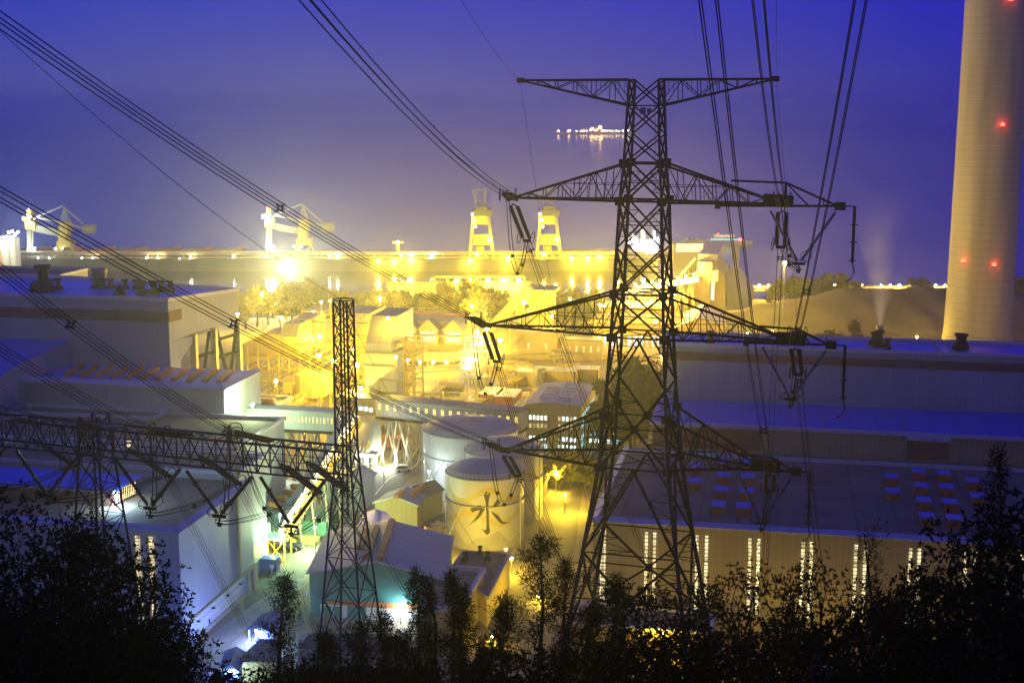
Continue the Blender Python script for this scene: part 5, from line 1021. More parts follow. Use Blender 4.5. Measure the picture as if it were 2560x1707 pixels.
# low flat roofs in front of the tanks
q = [pZ(*kG(x, y), 6) for x, y in ((505, 330), (630, 300), (1075, 330), (840, 690), (822, 690), (590, 480))]
fl = flat_wing('pump_house', 'low grey flat-roofed pump house right in front of the character tank', [p[:2] for p in (pZ(*kG(520, 450), 6), pZ(*kG(850, 740), 6), pZ(*kG(1075, 325), 6), pZ(*kG(630, 300), 6))], 6, wall='cladding_cream', roof='roof_felt', trim='concrete')
for x, y in ((640, 350), (785, 290), (860, 345)): p = pZ(*kG(x, y), 6.5); roof_vent(fl, (p[0], p[1], 6), .55)
w2 = flat_wing('water_house', 'nearer flat-roofed block with pale parapet between casuarinas and pump house', [p[:2] for p in (pZ(*kG(220, 880), 8), pZ(*kG(600, 850), 8), pZ(*kG(822, 480), 8), pZ(*kG(330, 445), 8))], 8, wall='cladding_cream', roof='roof_felt', ph=.9)
# guard-post canopies in the blue-lit corner
for i, (pts, lb) in enumerate(((((455, 1055), (700, 1080), (870, 915), (605, 895)), 'dark blue pitched canopy over the white-lit guard post'), (((190, 1430), (380, 1460), (470, 1275), (240, 1255)), 'nearer dark blue canopy half hidden by the leafy tree'))):
    q = [Vector(pZ(*kH(x, y), 3.6)) for x, y in pts]; t = thing('canopy', lb, 'canopy', (sum(p.x for p in q)/4, sum(p.y for p in q)/4, 0)); m = M(); r0, r1 = (q[0]+q[1])/2+Vector((0, 0, 1)), (q[2]+q[3])/2+Vector((0, 0, 1))
    m.extr([q[0], r0, r1, q[3]], (0, 0, .15)); m.extr([r0, q[1], q[2], r1], (0, 0, .15)); m.build('roof', 'canopy_blue', t); m = M()
    for p in q: e = p.lerp((q[0]+q[2])/2, .12); m.bar((e.x, e.y, 0), (e.x, e.y, 3.7), .16)
    m.build('post', 'white_wall', t); c = (q[0]+q[2])/2; M().box(c.x-1.3, c.y-1, 0, c.x+1.3, c.y+1, 2.5).build('booth', 'white_wall', t)
    f = q[0].lerp(q[1], .55); M().ball((f.x, f.y-.5, 3.5), .35).build('bulb', 'lamp_white', t); light(t, (f.x, f.y-.9, 3.0), (.45, .75, 1), 380); light(t, (c.x-1.5, c.y-1.6, 1.5), (.03, .09, 1), 900)
q = [Vector(pZ(*kH(x, y), 4)) for x, y in ((410, 1345), (760, 1350), (780, 1165), (600, 1150))]; t = thing('gate_house', 'brown-roofed gate house with a yellow-lit wall near the blue canopies', 'building', (q[0].x, q[0].y, 0)); M().prism([p.xy for p in q], 0, 3.9).build('wall', 'cladding_cream', t); M().prism([(p.x, p.y) for p in (q[0]+Vector((-.5, -.5, 0)), q[1]+Vector((.5, -.5, 0)), q[2]+Vector((.5, .5, 0)), q[3]+Vector((-.5, .5, 0)))], 3.9, 4.2).build('roof', 'tile_roof', t)
q = [Vector(pZ(*kH(x, y), 4)) for x, y in ((960, 1230), (1700, 1260), (1800, 1080), (960, 1075))]; t = thing('tiled_house', 'low house with brown tiled roof behind the front casuarinas', 'building', (q[0].x, q[0].y, 0)); M().prism([p.xy for p in q], 0, 3.4).build('wall', 'cladding', t); r0, r1 = (q[0]+q[3])/2+Vector((2, 0, 1.4)), (q[1]+q[2])/2+Vector((-2, 0, 1.4)); m = M().face(q[0], q[1], r1, r0).face(q[1], q[2], r1).face(q[2], q[3], r0, r1).face(q[3], q[0], r0); m.build('roof', 'tile_roof', t)
# vehicles at the workshop and one on the road
def van(p, rz, label, mt='car_white', L_=4.6, ht=2.0, lit=False):
    t = thing('van', label, 'van', p); t.rotation_euler = (0, 0, 0); c, s = math.cos(rz), math.sin(rz); T = lambda pts: [(p[0]+x*c-y*s, p[1]+x*s+y*c, p[2]+z) for x, y, z in pts]; wd = .88
    pr_ = [(-L_/2, .35), (L_/2, .35), (L_/2, .95), (L_/2-.55, 1.1), (L_/2-1.25, ht*.96), (-L_/2+.25, ht), (-L_/2, ht*.85)]
    m = M(); m.extr(T([(x, -wd, z) for x, z in pr_]), (-s*2*wd, c*2*wd, 0)); m.build('body', mt, t)
    m = M(); m.face(*T([(L_/2-.6, -wd*.85, 1.14), (L_/2-.6, wd*.85, 1.14), (L_/2-1.22, wd*.8, ht*.93), (L_/2-1.22, -wd*.8, ht*.93)]))
    m.v = [(x+.03*c, y+.03*s, z+.02) for x, y, z in m.v]; m.build('windscreen', 'glass_dark', t)
    for q in (-1, 1):
        m = M().face(*T([(-L_/2+.5, q*(wd+.02), 1.15), (L_/2-1.35, q*(wd+.02), 1.15), (L_/2-1.6, q*(wd+.02), ht*.88), (-L_/2+.5, q*(wd+.02), ht*.88)])); m.build('side_window', 'glass_dark', t)
        for x in (-L_/2+.9, L_/2-.9):
            a = Vector(T([(x, q*(wd-.1), .33)])[0]); b = Vector(T([(x, q*(wd+.06), .33)])[0]); M().tube([a, b], .33, 12).build('wheel', 'rubber', t)
        h = Vector(T([(L_/2+.03, q*wd*.7, .78)])[0]); M().ball(h, .13, 6).build('headlight', 'window_white' if lit else 'trim', t)
    return t
van(pZ(*kH(1700, 850), 0), -1.6, 'left white van parked at the lit foot of the workshop gable'); van(pZ(*kH(1790, 860), 0), -1.55, 'right white van parked at the lit foot of the workshop gable', ht=2.1); van(pZ(*kH(1640, 830), 0), -1.6, 'dark blue van beside the two white vans', 'blue_paint', ht=1.7)
van(pZ(*kB(1600, 540), 0), .55, 'white van with bright headlights on the bend of the yard road', lit=True)
for x, y, lb in ((850, 280, 'dark car parked on the yard verge below the street lamp'), (900, 262, 'second dark car parked on the yard verge, behind the first')): van(pZ(*kH(x, y), 0), .15, lb, 'steel_dark', ht=1.45)
for x, y, lb in ((705, 500, 'white round-headed road post beside the near hall corner'), (780, 460, 'red notice board on the yard junction'), (707, 840, 'white bollard lamp near the guard post'), (1035, 770, 'yellow post beside the workshop corner')):
    p = pZ(*kH(x, y), 0); t = thing('road_post', lb, 'post', p); M().tube([p, (p[0], p[1], 1.9)], .11, 6).build('post', 'steel_yellow' if 'yellow' in lb else 'white_wall', t); M().box(p[0]-.45, p[1]-.06, 1.4, p[0]+.45, p[1]+.06, 2.1).build('plate', 'orange_paint' if 'red' in lb else 'white_wall', t)
# ================================================================ pier, cranes and ships (square to the view)
PY_ = 842.0
zd = cY(600, 648, PY_)[2]
pier = thing('pier', 'long pale concrete pier crossing behind the plant', 'pier', c2w((-150, PY_+15, -3)))
M(cam=True).box(-420, PY_, -3, 92, PY_+34, zd-1.2).build('quay_wall', 'quay_concrete', pier); M(cam=True).box(-421, PY_-.6, zd-1.2, 93, PY_+34.6, zd).build('deck', 'quay_concrete', pier)
m = M(cam=True)
for k in range(170): m.bar((-420+k*3, PY_+.4, zd), (-420+k*3, PY_+.4, zd+1.5), .18)
m.bar((-420, PY_+.4, zd+1.5), (92, PY_+.4, zd+1.5), .2); m.bar((-420, PY_+.4, zd+.8), (92, PY_+.4, zd+.8), .14); m.build('railing', 'steel_yellow', pier)
za, zb_ = cY(600, 642, PY_+8)[2], cY(600, 635, PY_+8)[2]
cv = thing('pier_conveyor', 'long yellow-lit conveyor running along the pier on trestles', 'conveyor', c2w((-150, PY_+8, zd)))
M(cam=True).box(-420, PY_+6, zb_-.6, 85, PY_+9.5, zb_+1.2).box(-420, PY_+6, za-.6, 85, PY_+8, za).build('belt', 'steel_grey', cv); m = M(cam=True)
for k in range(46): m.bar((-418+k*11, PY_+6.5, zd), (-418+k*11, PY_+6.5, zb_), .6); m.bar((-418+k*11, PY_+6.5, zd), (-412+k*11, PY_+6.5, za), .35)
m.build('trestle', 'steel_grey', cv); M(cam=True).box(-420, PY_+5.7, zb_+1.2, 85, PY_+9.8, zb_+1.7).build('cover', 'steel_yellow', cv)
def cbar(m, Y, a, b, w_, h=None): m.bar(cY(*a, Y), cY(*b, Y), w_, h)
def slew_crane(k, label, Y=PY_+20, sh=(0, 0)):
    K = lambda x, y: (k(x, y)[0]+sh[0], k(x, y)[1]+sh[1]); t = thing('ship_unloader', label, 'crane', c2w(cY(*K(1180, 1330), Y)), 'unloading cranes on the pier')
    m = M(cam=True); c = cY(*K(540, 1000), Y); cbar(m, Y, K(525, 870), K(525, 1330), 2.6); cbar(m, Y, K(580, 900), K(580, 1330), .8); m.build('discharge_leg', 'crane_paint', t)
    m = M(cam=True); a, b = cY(*K(425, 640), Y), cY(*K(585, 720), Y); m.box(a[0], Y-4, b[2], b[0], Y+4, a[2]); a, b = cY(*K(470, 740), Y), cY(*K(650, 870), Y); m.box(a[0], Y-3, b[2], b[0], Y+3, a[2]); a, b = cY(*K(500, 530), Y), cY(*K(585, 640), Y); m.box(a[0], Y-3, b[2], b[0], Y+3, a[2]); m.build('operator_cabin', 'steel_yellow', t)
    m = M(cam=True); cbar(m, Y, K(570, 850), K(1080, 950), 1.6, 4.2); m.build('boom', 'crane_paint', t)
    m = M(cam=True); cbar(m, Y, K(640, 665), K(1500, 850), 1.2); cbar(m, Y, K(640, 665), K(1120, 465), .9); cbar(m, Y, K(1120, 465), K(1510, 810), .9); cbar(m, Y, K(640, 665), K(545, 790), .9)
    for x in (1090, 1140, 1190, 1240): cbar(m, Y+(x-1150)*.05, K(1140, 470), K(x, 750), .5)
    m.build('stay', 'crane_paint', t); p, q = cY(*K(1485, 875), Y), cY(*K(1700, 875), Y); M(cam=True).tube([p, q], 2.9, 18).build('counterweight', 'crane_paint', t, smooth=True)
    m = M(cam=True)
    for x0, x1, y0, y1 in ((1085, 1250, 800, 950), (1075, 1220, 950, 1080), (1050, 1310, 1080, 1190), (1100, 1230, 740, 800)): a, b = cY(*K(x0, y0), Y), cY(*K(x1, y1), Y); m.box(a[0], Y-5, b[2], b[0], Y+5, a[2])
    m.build('slewing_tower', 'steel_yellow', t); m = M(cam=True)
    for x0, x1 in ((1060, 900), (1280, 1440), (1060, 1180), (1280, 1160), (1000, 1080)): cbar(m, Y-6, K(x0, 1190), K(x1, 1540), .7); cbar(m, Y+6, K(x0, 1190), K(x1, 1540), .7)
    cbar(m, Y-6, K(900, 1420), K(1440, 1420), .6); m.build('portal', 'steel_yellow', t)
    for x, y, g_, cc, pw in ((530, 658, 'lamp_white', WHT, 500), (980, 1222, 'lamp_white', WHT, 0), (1108, 1222, 'lamp_white', WHT, 0), (1180, 1450, 'lamp_sodium', SOD, 2500), (1040, 1470, 'lamp_white', SOD, 2500), (620, 1215, 'lamp_cyan', WHT, 600), (515, 512, 'lamp_red', ORA, 0)):
        q = c2w(cY(*K(x, y), Y-7)); M().ball(q, .75 if pw else .5, 6).build('bulb', g_, t)
        if pw: light(t, (q[0], q[1]-2, q[2]-1), cc, pw*5, .5)
    return t
slew_crane(kN, 'pale slewing ship unloader with a drum counterweight, at the left of the pier'); slew_crane(kN, 'hazier slewing ship unloader behind the huge floodlight on the pier', sh=(597, -5))
def gantry_crane(x0, label):
    Y = PY_+14; k = lambda x, y: (kP(x, y)[0]+x0, kP(x, y)[1]); t = thing('gantry_crane', label, 'crane', c2w(cY(*k(380, 1500), Y)), 'four-legged cranes on the pier'); m = M(cam=True)
    for d in (-9, 9): cbar(m, Y+d, k(240, 690), k(160, 1540), 1.9); cbar(m, Y+d, k(500, 690), k(610, 1540), 1.9)
    for y, xa, xb in ((1050, 200, 540), (1215, 190, 560), (1360, 170, 590)): cbar(m, Y-9, k(xa, y), k(xb, y), .9)
    m.build('leg', 'crane_paint', t); m = M(cam=True); a, b = cY(*k(240, 580), Y), cY(*k(570, 680), Y); m.box(a[0], Y-14, b[2], b[0], Y+10, a[2]); a, b = cY(*k(290, 530), Y), cY(*k(485, 580), Y); m.box(a[0], Y-12, b[2], b[0], Y+10, a[2]); m.build('machine_house', 'crane_paint', t)
    m = M(cam=True); cbar(m, Y, k(285, 530), k(290, 230), .6); cbar(m, Y, k(440, 530), k(430, 240), .6); cbar(m, Y, k(210, 260), k(470, 230), .7); cbar(m, Y, k(210, 440), k(470, 440), .5); cbar(m, Y, k(210, 260), k(285, 470), .4); cbar(m, Y, k(470, 230), k(440, 470), .4); m.build('mast', 'crane_paint', t)
    for nm_, xa, ya, xb, yb in (('trolley', 260, 700, 500, 850), ('hopper', 240, 1050, 500, 1200), ('chute', 290, 1240, 430, 1380)): a, b = cY(*k(xa, ya), Y), cY(*k(xb, yb), Y); M(cam=True).box(a[0], Y-6, b[2], b[0], Y+6, a[2]).build(nm_, 'steel_yellow', t)
    for xx in (330, 455, 170, 600): p = cY(*k(xx, 1470), Y-10); M(cam=True).tube([(p[0], p[1], p[2]), (p[0], p[1]-2, p[2])], 2.0 if 300 < xx < 500 else 1.4, 14).build('wheel', 'steel_yellow', t)
    for x, y, pw in ((225, 680, 300), (275, 905, 300), (520, 1130, 1500), (300, 1390, 1200), (80, 1500, 1800), (1430-1170, 790, 300), (650, 1510, 1500)):
        q = c2w(cY(*k(x, y), Y-11)); M().ball(q, .7, 6).build('bulb', 'lamp_sodium', t); light(t, (q[0], q[1]-2, q[2]-1), SOD, pw*1.1, .5)
gantry_crane(0, 'four-legged pale gantry crane left of the pylon insulators, on the pier'); gantry_crane(168, 'second four-legged gantry crane, nearer the pylon, on the pier')
# coal ship behind the pier
Y = PY_+75; sh = thing('cargo_ship', 'long cargo ship moored behind the pier, orange hatch covers open along it', 'ship', c2w((-230, Y, -2))); zt = cY(300, 634, Y)[2]
M(cam=True).prism([(-430, Y-16), (-60, Y-16), (-20, Y), (-60, Y+16), (-430, Y+16)], -2, zt).build('hull', 'hull_dark', sh)
for i in range(7):
    a, b = cY(55+i*80, 629, Y), cY(118+i*80, 629, Y); h_ = cY(60, 622, Y)[2]; M(cam=True).prism([(a[0], Y-10), (b[0], Y-10), (b[0], Y+10), (a[0], Y+10)], zt, h_).build('hatch', 'orange_paint', sh); M(cam=True).bar((a[0]+2, Y-12, zt+1.5), (b[0]+7, Y-12, h_+2.5), 1.5, 2.).build('hatch_cover', 'orange_paint', sh)
x = cY(995, 590, Y)[0]; m = M(cam=True); m.bar((x, Y, zt), (x, Y, cY(995, 602, Y)[2]), 2.2).bar((x-4, Y, cY(995, 606, Y)[2]), (x+4, Y, cY(995, 606, Y)[2]), 1.2); m.build('mast', 'crane_paint', sh); q = c2w((x, Y-3, cY(995, 605, Y)[2])); M().ball(q, .8, 6).build('bulb', 'lamp_sodium', sh); light(sh, (q[0], q[1]-3, q[2]), SOD, 2500)
Y = PY_+90; s2 = thing('cargo_ship', 'brightly lit white ship superstructure seen between the pylon legs', 'ship', c2w((45, Y, -2))); k = kQ; zt = cY(1580, 628, Y)[2]
x0, x1 = cY(*k(380, 600), Y)[0], cY(*k(960, 600), Y)[0]; M(cam=True).prism([(x0-60, Y-14), (x1-6, Y-14), (x1+3, Y), (x1-6, Y+14), (x0-60, Y+14)], -2, zt).build('hull', 'hull_red', s2); m = M(cam=True)
for xa, ya, xb, yb in ((450, 530, 790, 605), (480, 480, 690, 530), (560, 430, 680, 480), (700, 390, 800, 530), (440, 410, 510, 470), (575, 300, 605, 430), (735, 310, 755, 390)): a, b = cY(*k(xa, ya), Y), cY(*k(xb, yb), Y); m.box(a[0], Y-9, b[2], b[0], Y+6, a[2])
m.build('superstructure', 'white_wall', s2); 
for x, y in ((405, 480), (470, 430), (620, 455), (735, 450), (550, 565), (500, 560), (650, 570), (600, 510), (470, 400), (780, 470)): q = c2w(cY(*k(x, y), Y-11)); M().ball(q, .95, 6).build('bulb', 'lamp_white', s2); light(s2, (q[0], q[1]-2, q[2]-1), (1, .93, .72), 1500, .8)
# ferry at rest where the photo shows its passage
Y = 1010; fx = cY(1815, 600, Y)[0]; fe = thing('ferry', 'small ferry with rows of coloured lights on the water right of the pylon', 'ship', c2w((fx, Y, -2)))
M(cam=True).prism([(fx-16, Y-4), (fx+14, Y-4), (fx+20, Y), (fx+14, Y+4), (fx-16, Y+4)], -2, 1).build('hull', 'white_wall', fe); M(cam=True).box(fx-13, Y-3.4, 1, fx+11, Y+3.4, 3.4).box(fx-10, Y-2.8, 3.4, fx+6, Y+2.8, 5.6).build('cabin', 'white_wall', fe)
for z, mt, a, b in ((1.7, 'window_cyan', -12, 10), (4.2, 'window_white', -9, 5), (5.9, 'lamp_red', -7, -6)): M(cam=True).box(fx+a, Y-3.62 if z < 3 else Y-3.0, z, fx+b, Y-3.5 if z < 3 else Y-2.85, z+.9).build('window', mt, fe)
# far-off lit ship near the horizon
Y = 5200; s3 = thing('tanker', 'far-off ship near the horizon, a string of tiny golden lights', 'ship', c2w((cY(1500, 320, Y)[0], Y, -2))); a, b = cY(1400, 322, Y)[0], cY(1590, 322, Y)[0]; M(cam=True).prism([(a, Y-15), (b, Y-15), (b+10, Y), (b, Y+15), (a, Y+15)], -2, 7).box(cY(1470, 0, Y)[0], Y-10, 7, cY(1510, 0, Y)[0], Y+10, 26).build('hull', 'hull_dark', s3)
for x, z, r_ in ((1396, 8, 3), (1420, 8, 2.4), (1424, 10, 2.6), (1441, 8, 2), (1452, 8, 2), (1459, 8, 2), (1466, 8, 2), (1476, 12, 3), (1480, 17, 4), (1487, 10, 3), (1492, 12, 3), (1500, 22, 5.5), (1505, 9, 3), (1511, 9, 2.4), (1517, 9, 2), (1524, 9, 2), (1530, 8, 2), (1540, 9, 2.6), (1547, 8, 2), (1556, 9, 2.6), (1570, 9, 3.2), (1581, 8, 2.4)): M(cam=True).ball((cY(x, 322, Y)[0], Y-20, z+3), r_, 6).build('bulb', 'ship_lamp', s3)
# ================================================================ coal domes and the conveyor head on the right
v = 640
def shed_dome(pts_front, dv, label, mt='cladding_cream'):
    t = thing('coal_store', label, 'building', pV(*pts_front[0], v)); f = [Vector(pV(x, y, v)) for x, y in pts_front]; M().extr(f, (0, dv, 0)).build('shell', mt, t); return t
fr = [kQ(1230, 1420), kQ(1250, 1010), kQ(1300, 960), kQ(1480, 720), kQ(1520, 700), kQ(1560, 720), kQ(1580, 770), kQ(1740, 940), kQ(1760, 1420)]
cs2 = shed_dome(fr, 45, 'tall yellow-lit coal store with a stepped gable to the right of the pylon')
a, b = Vector(pV(*kQ(1510, 690), v-.5)), Vector(pV(*kQ(1640, 515), v+60)); M().bar(a, b, 9, 3).build('roof_ridge', 'roof_pale', cs2); a, b = Vector(pV(*kQ(1600, 760), v+30)), Vector(pV(*kQ(1750, 900), v+30)); M().bar(a, b, 30, 1.).build('roof', 'roof_pale', cs2)
a, b = Vector(pV(*kQ(1390, 900), v+6)), Vector(pV(*kQ(1190, 960), v+6)); g_ = thing('incline_gallery', 'roofed conveyor incline climbing to the tall coal store', 'conveyor', a); a, b = Vector(pV(*kQ(1180, 990), v+10)), Vector(pV(*kQ(1400, 740), v+10)); M().bar(a, b, 8, 6).build('wall', 'roof_pale', g_); m = M()
for k in range(8): q = a.lerp(b, k/8)+Vector((0, -4.2, 0)); m.bar(q-Vector((0, 0, 3)), q+Vector((0, 0, 3)), .8)
m.build('rib', 'steel_dark', g_)
lf = thing('lift_shaft', 'dark lift shaft with a blue-lit glass stair in front of the coal store', 'building', pV(*kQ(1460, 1300), v-9)); a, b = pV(*kQ(1390, 900), v-9), pV(*kQ(1535, 1330), v-9); M().box(a[0], v-9, 0, b[0], v-1, a[2]).build('shaft', 'cladding_olive', lf); M().box(a[0]-.8, v-9.8, a[2], b[0]+.8, v-.5, a[2]+5).build('cap', 'roof_grey', lf)
c, d = pV(*kQ(1540, 990), v-8), pV(*kQ(1612, 1290), v-8); M().box(c[0], v-8, d[2], d[0], v-2, c[2]).build('stair', 'steel_grey', lf); 
sh_ = (c[2]-d[2])/12
for k in range(12): M().box(c[0]+.6, v-8.12, d[2]+k*sh_, d[0]-.6, v-8.02, d[2]+(k+.7)*sh_).build('window', 'window_cyan', lf)
M().box(c[0]-.2, v-8.3, c[2]-1, d[0]+1, v-7, c[2]+4).build('head', 'window_yellow', lf)
# conveyor bridge lit along its length, dipping behind the pylon
a, b = Vector(pV(*kQ(330, 1165), v-14)), Vector(pV(*kQ(1385, 990), v-14)); br = thing('conveyor_bridge', 'glaring lamp-lined conveyor bridge sloping behind the pylon to the coal store', 'conveyor', a); M().bar(a, b, 5, 2.2).build('deck', 'concrete_light', br); m = M()
for k in range(9): q = a.lerp(b, k/9); m.bar(q, (q.x-3, q.y, 0), 1.0); m.bar(q, (q.x+3, q.y, 0), 1.0)
m.build('trestle', 'steel_yellow', br)
for k in range(9): q = a.lerp(b, (k+.5)/9)+Vector((0, -3.4, 2.6)); M().ball(q, .55, 6).build('bulb', 'lamp_orange', br); light(br, q+Vector((0, -1.4, .2)), (1, .62, .08), 5000, .5)
# domed coal store with a pale cone
p = pV(*kQ(1930, 1420), 655); dm = thing('coal_dome', 'pale cone-shaped coal dome catching lamp light, right of the stepped gable', 'building', (p[0], 670, 0)); zt = pV(*kQ(1890, 830), 670)[2]; rt = abs(pV(*kQ(2170, 1200), 670)[0]-pV(*kQ(1890, 1200), 670)[0]); zm = pV(*kQ(2170, 1190), 670)[2]; cx_ = pV(*kQ(1890, 1200), 670)[0]
M().lathe((cx_, 670, 0), [(rt*.72, 0), (rt, zm-.1), (rt*.93, zm+3), (2, zt), (.05, zt)], 40).build('cone', 'tank_paint', dm, smooth=True); m = M(); m.bar((cx_, 670, zt), (cx_, 670, zt+12), 3); m.build('mast', 'cladding', dm); M().ball((cx_+2, 668, zt+14), .8).build('warning_lamp', 'lamp_red', dm)
# broad low roof in front of them
q = [pZ(*kQ(x, y), 12) for x, y in ((900, 1560), (2300, 1560), (1900, 1420), (1130, 1440))]; t, _ = gable('long_shed', 'broad low pale-roofed shed below the coal stores', [pZ(*kL(1900, 1540), 9), pZ(*kK(600, 1500), 9), pZ(*kK(560, 1380), 9), pZ(*kL(2050, 1380), 9)], 9, 13, roof='roof_pale', wall='cladding_cream')
# block with a lit window row beyond the pylon
Y = 800; a, b = cY(*kQ(1030, 510), Y), cY(*kQ(1425, 690), Y); wb = thing('harbour_office', 'dim harbour office with one row of white windows right of the pylon', 'building', c2w((a[0]+20, Y, 0))); M(cam=True).box(a[0], Y, -1, b[0], Y+22, a[2]).build('wall', 'cladding_cream', wb)
for k in range(14): x = cY(*kQ(1090+k*25, 605), Y)[0]; z = cY(*kQ(1090, 615), Y)[2]; M(cam=True).box(x-1.2, Y-.2, z, x+1.2, Y-.05, z+5).build('window', 'window_white', wb)
m = M(cam=True)
for k in range(4): x, _, z = cY(*kQ(1130+k*72, 515), Y+8); m.extr([(x-5, Y+8, z), (x+5, Y+8, z), (x+5, Y+8, z+3.5)], (0, 10, 0))
m.build('roof_light', 'roof_pale', wb)
# ================================================================ long jetty with its row of lamps
Y = 700; jz = cY(2100, 716, Y)[2]; x0, x1 = cY(1880, 700, Y)[0], 420; je = thing('jetty', 'long lamp-lined conveyor jetty across the right background', 'jetty', c2w((200, Y, 0)))
M(cam=True).box(x0, Y, jz-1, x1, Y+6, jz).build('deck', 'concrete_light', je); m = M(cam=True); zl = cY(2100, 726, Y)[2]; n = int((x1-x0)/3)
for k in range(n): x = x0+k*3; m.bar((x, Y, jz), (x+3, Y, zl) if k % 2 else (x, Y, zl), .3)
m.bar((x0, Y, zl), (x1, Y, zl), .5); m.build('truss', 'steel_yellow', je); m = M(cam=True)
for k in range(9): x = x0+10+k*30; m.bar((x, Y+1, zl), (x-2, Y+1, -2), .9); m.bar((x, Y+5, zl), (x+2, Y+5, -2), .9)
m.build('pile', 'concrete_light', je)
jx = [1898, 1921, 1945, 1992, 2040, 2064, 2087, 2111, 2134, 2157, 2203, 2226, 2249, 2272, 2316, 2339, 2362, 2545]
for i, x in enumerate(jx):
    p = c2w(cY(x, 713, Y-1)); lamp(p, jz, 1500 if i % 2 == 0 else 500, f'sodium lamp on the long jetty, {ORD[i]} from its left end', R=.62 if i % 3 else .8, group='lamps along the jetty', name='jetty_lamp')
# floodlit mast beyond the right arm, and other named lamps: (sx, sy, distance, power, label, kind)
p = pY(1962, 657, 560); lamp(p, 0, 7000, 'tall flood mast shining left of the right pylon insulators', R=1.0, glowm='lamp_sodium')
p = pY(722, 655, 700); lamp(p, -2, 150000, 'huge dazzling floodlight on a mast in front of the pier', R=3.0, col=(1, .85, .35))
# far left cluster
t = thing('silo_cluster', 'dazzling white-lit silo group at the left end of the pier', 'silo', c2w((cY(20, 640, 800)[0], 800, 0)))
for i, (x, y) in enumerate(((6, 590), (24, 588), (34, 594))): q = cY(x, y, 800+i*5); M(cam=True).lathe((q[0], q[1], 0), [(3.4, 0), (3.4, q[2]), (.1, q[2]+.5)], 16).build('drum', 'tank_paint', t)
for x, y in ((22, 581), (31, 578), (45, 580), (10, 594), (17, 592), (38, 586)): q = c2w(cY(x, y, 792)); M().ball(q, .7, 6).build('bulb', 'lamp_white', t); light(t, (q[0], q[1]-1.5, q[2]-1.5), (1, .95, .6), 600, .6)
# small lamps along the pier
for i, (x, y) in enumerate(((95, 645), (123, 645), (205, 645), (232, 644), (367, 643), (395, 643), (449, 647), (476, 642), (583, 642), (648, 650), (664, 642), (807, 649), (823, 640), (843, 640), (1001, 638), (1029, 638), (1075, 643), (1080, 638))):
    lamp(c2w(cY(x, y, PY_+3)), zd, 900 if i % 2 else 300, f'small pale lamp on the pier conveyor, {ORD[i]} from the left', glowm='lamp_white', R=.55, group='small lamps along the pier', col=(1, .85, .45), name='pier_lamp')
for i, (x, y) in enumerate(((945, 651), (985, 652), (1028, 651), (1175, 650), (1270, 645), (1430, 645), (1470, 645), (1500, 642), (1660, 648))):
    lamp(c2w(cY(x, y, PY_-2)), zd-2, 10000, f'yellow lamp near the pier deck edge, {ORD[i]} from the left', R=.8, group='yellow lamps along the pier edge', name='pier_lamp')
# shoreline wall with a lamp-lit rail and long low shed on the water's far side
Y = 690; t = thing('railing_frame', 'yellow rail frame with glowing lamps in front of the pier water', 'railing', c2w((-5, Y, 0))); m = M(cam=True); a, b = cY(1087, 692, Y), cY(1311, 692, Y); zl = cY(1087, 705, Y)[2]
m.bar(a, b, .7); 
for k in range(8): x = a[0]+(b[0]-a[0])*k/7; m.bar((x, Y, a[2]), (x, Y, zl-.5), .5)
m.bar((a[0]-25, Y, zl-.5), (b[0]+3, Y, zl-.5), .8); m.build('rail', 'steel_yellow', t); M(cam=True).box(a[0]-25, Y+1, -1, b[0]+3, Y+12, zl-1).build('base_wall', 'concrete', t)
for x, s in ((1023, 1), (1142, 1.), (1221, 1), (1259, 1.2), (1297, 1.1)): q = c2w(cY(x, 701, Y-2)); M().ball(q, 1.2*s, 8, .5).build('bulb', 'lamp_sodium', t); light(t, (q[0], q[1]-2, q[2]-1), SOD, 6000, .8)
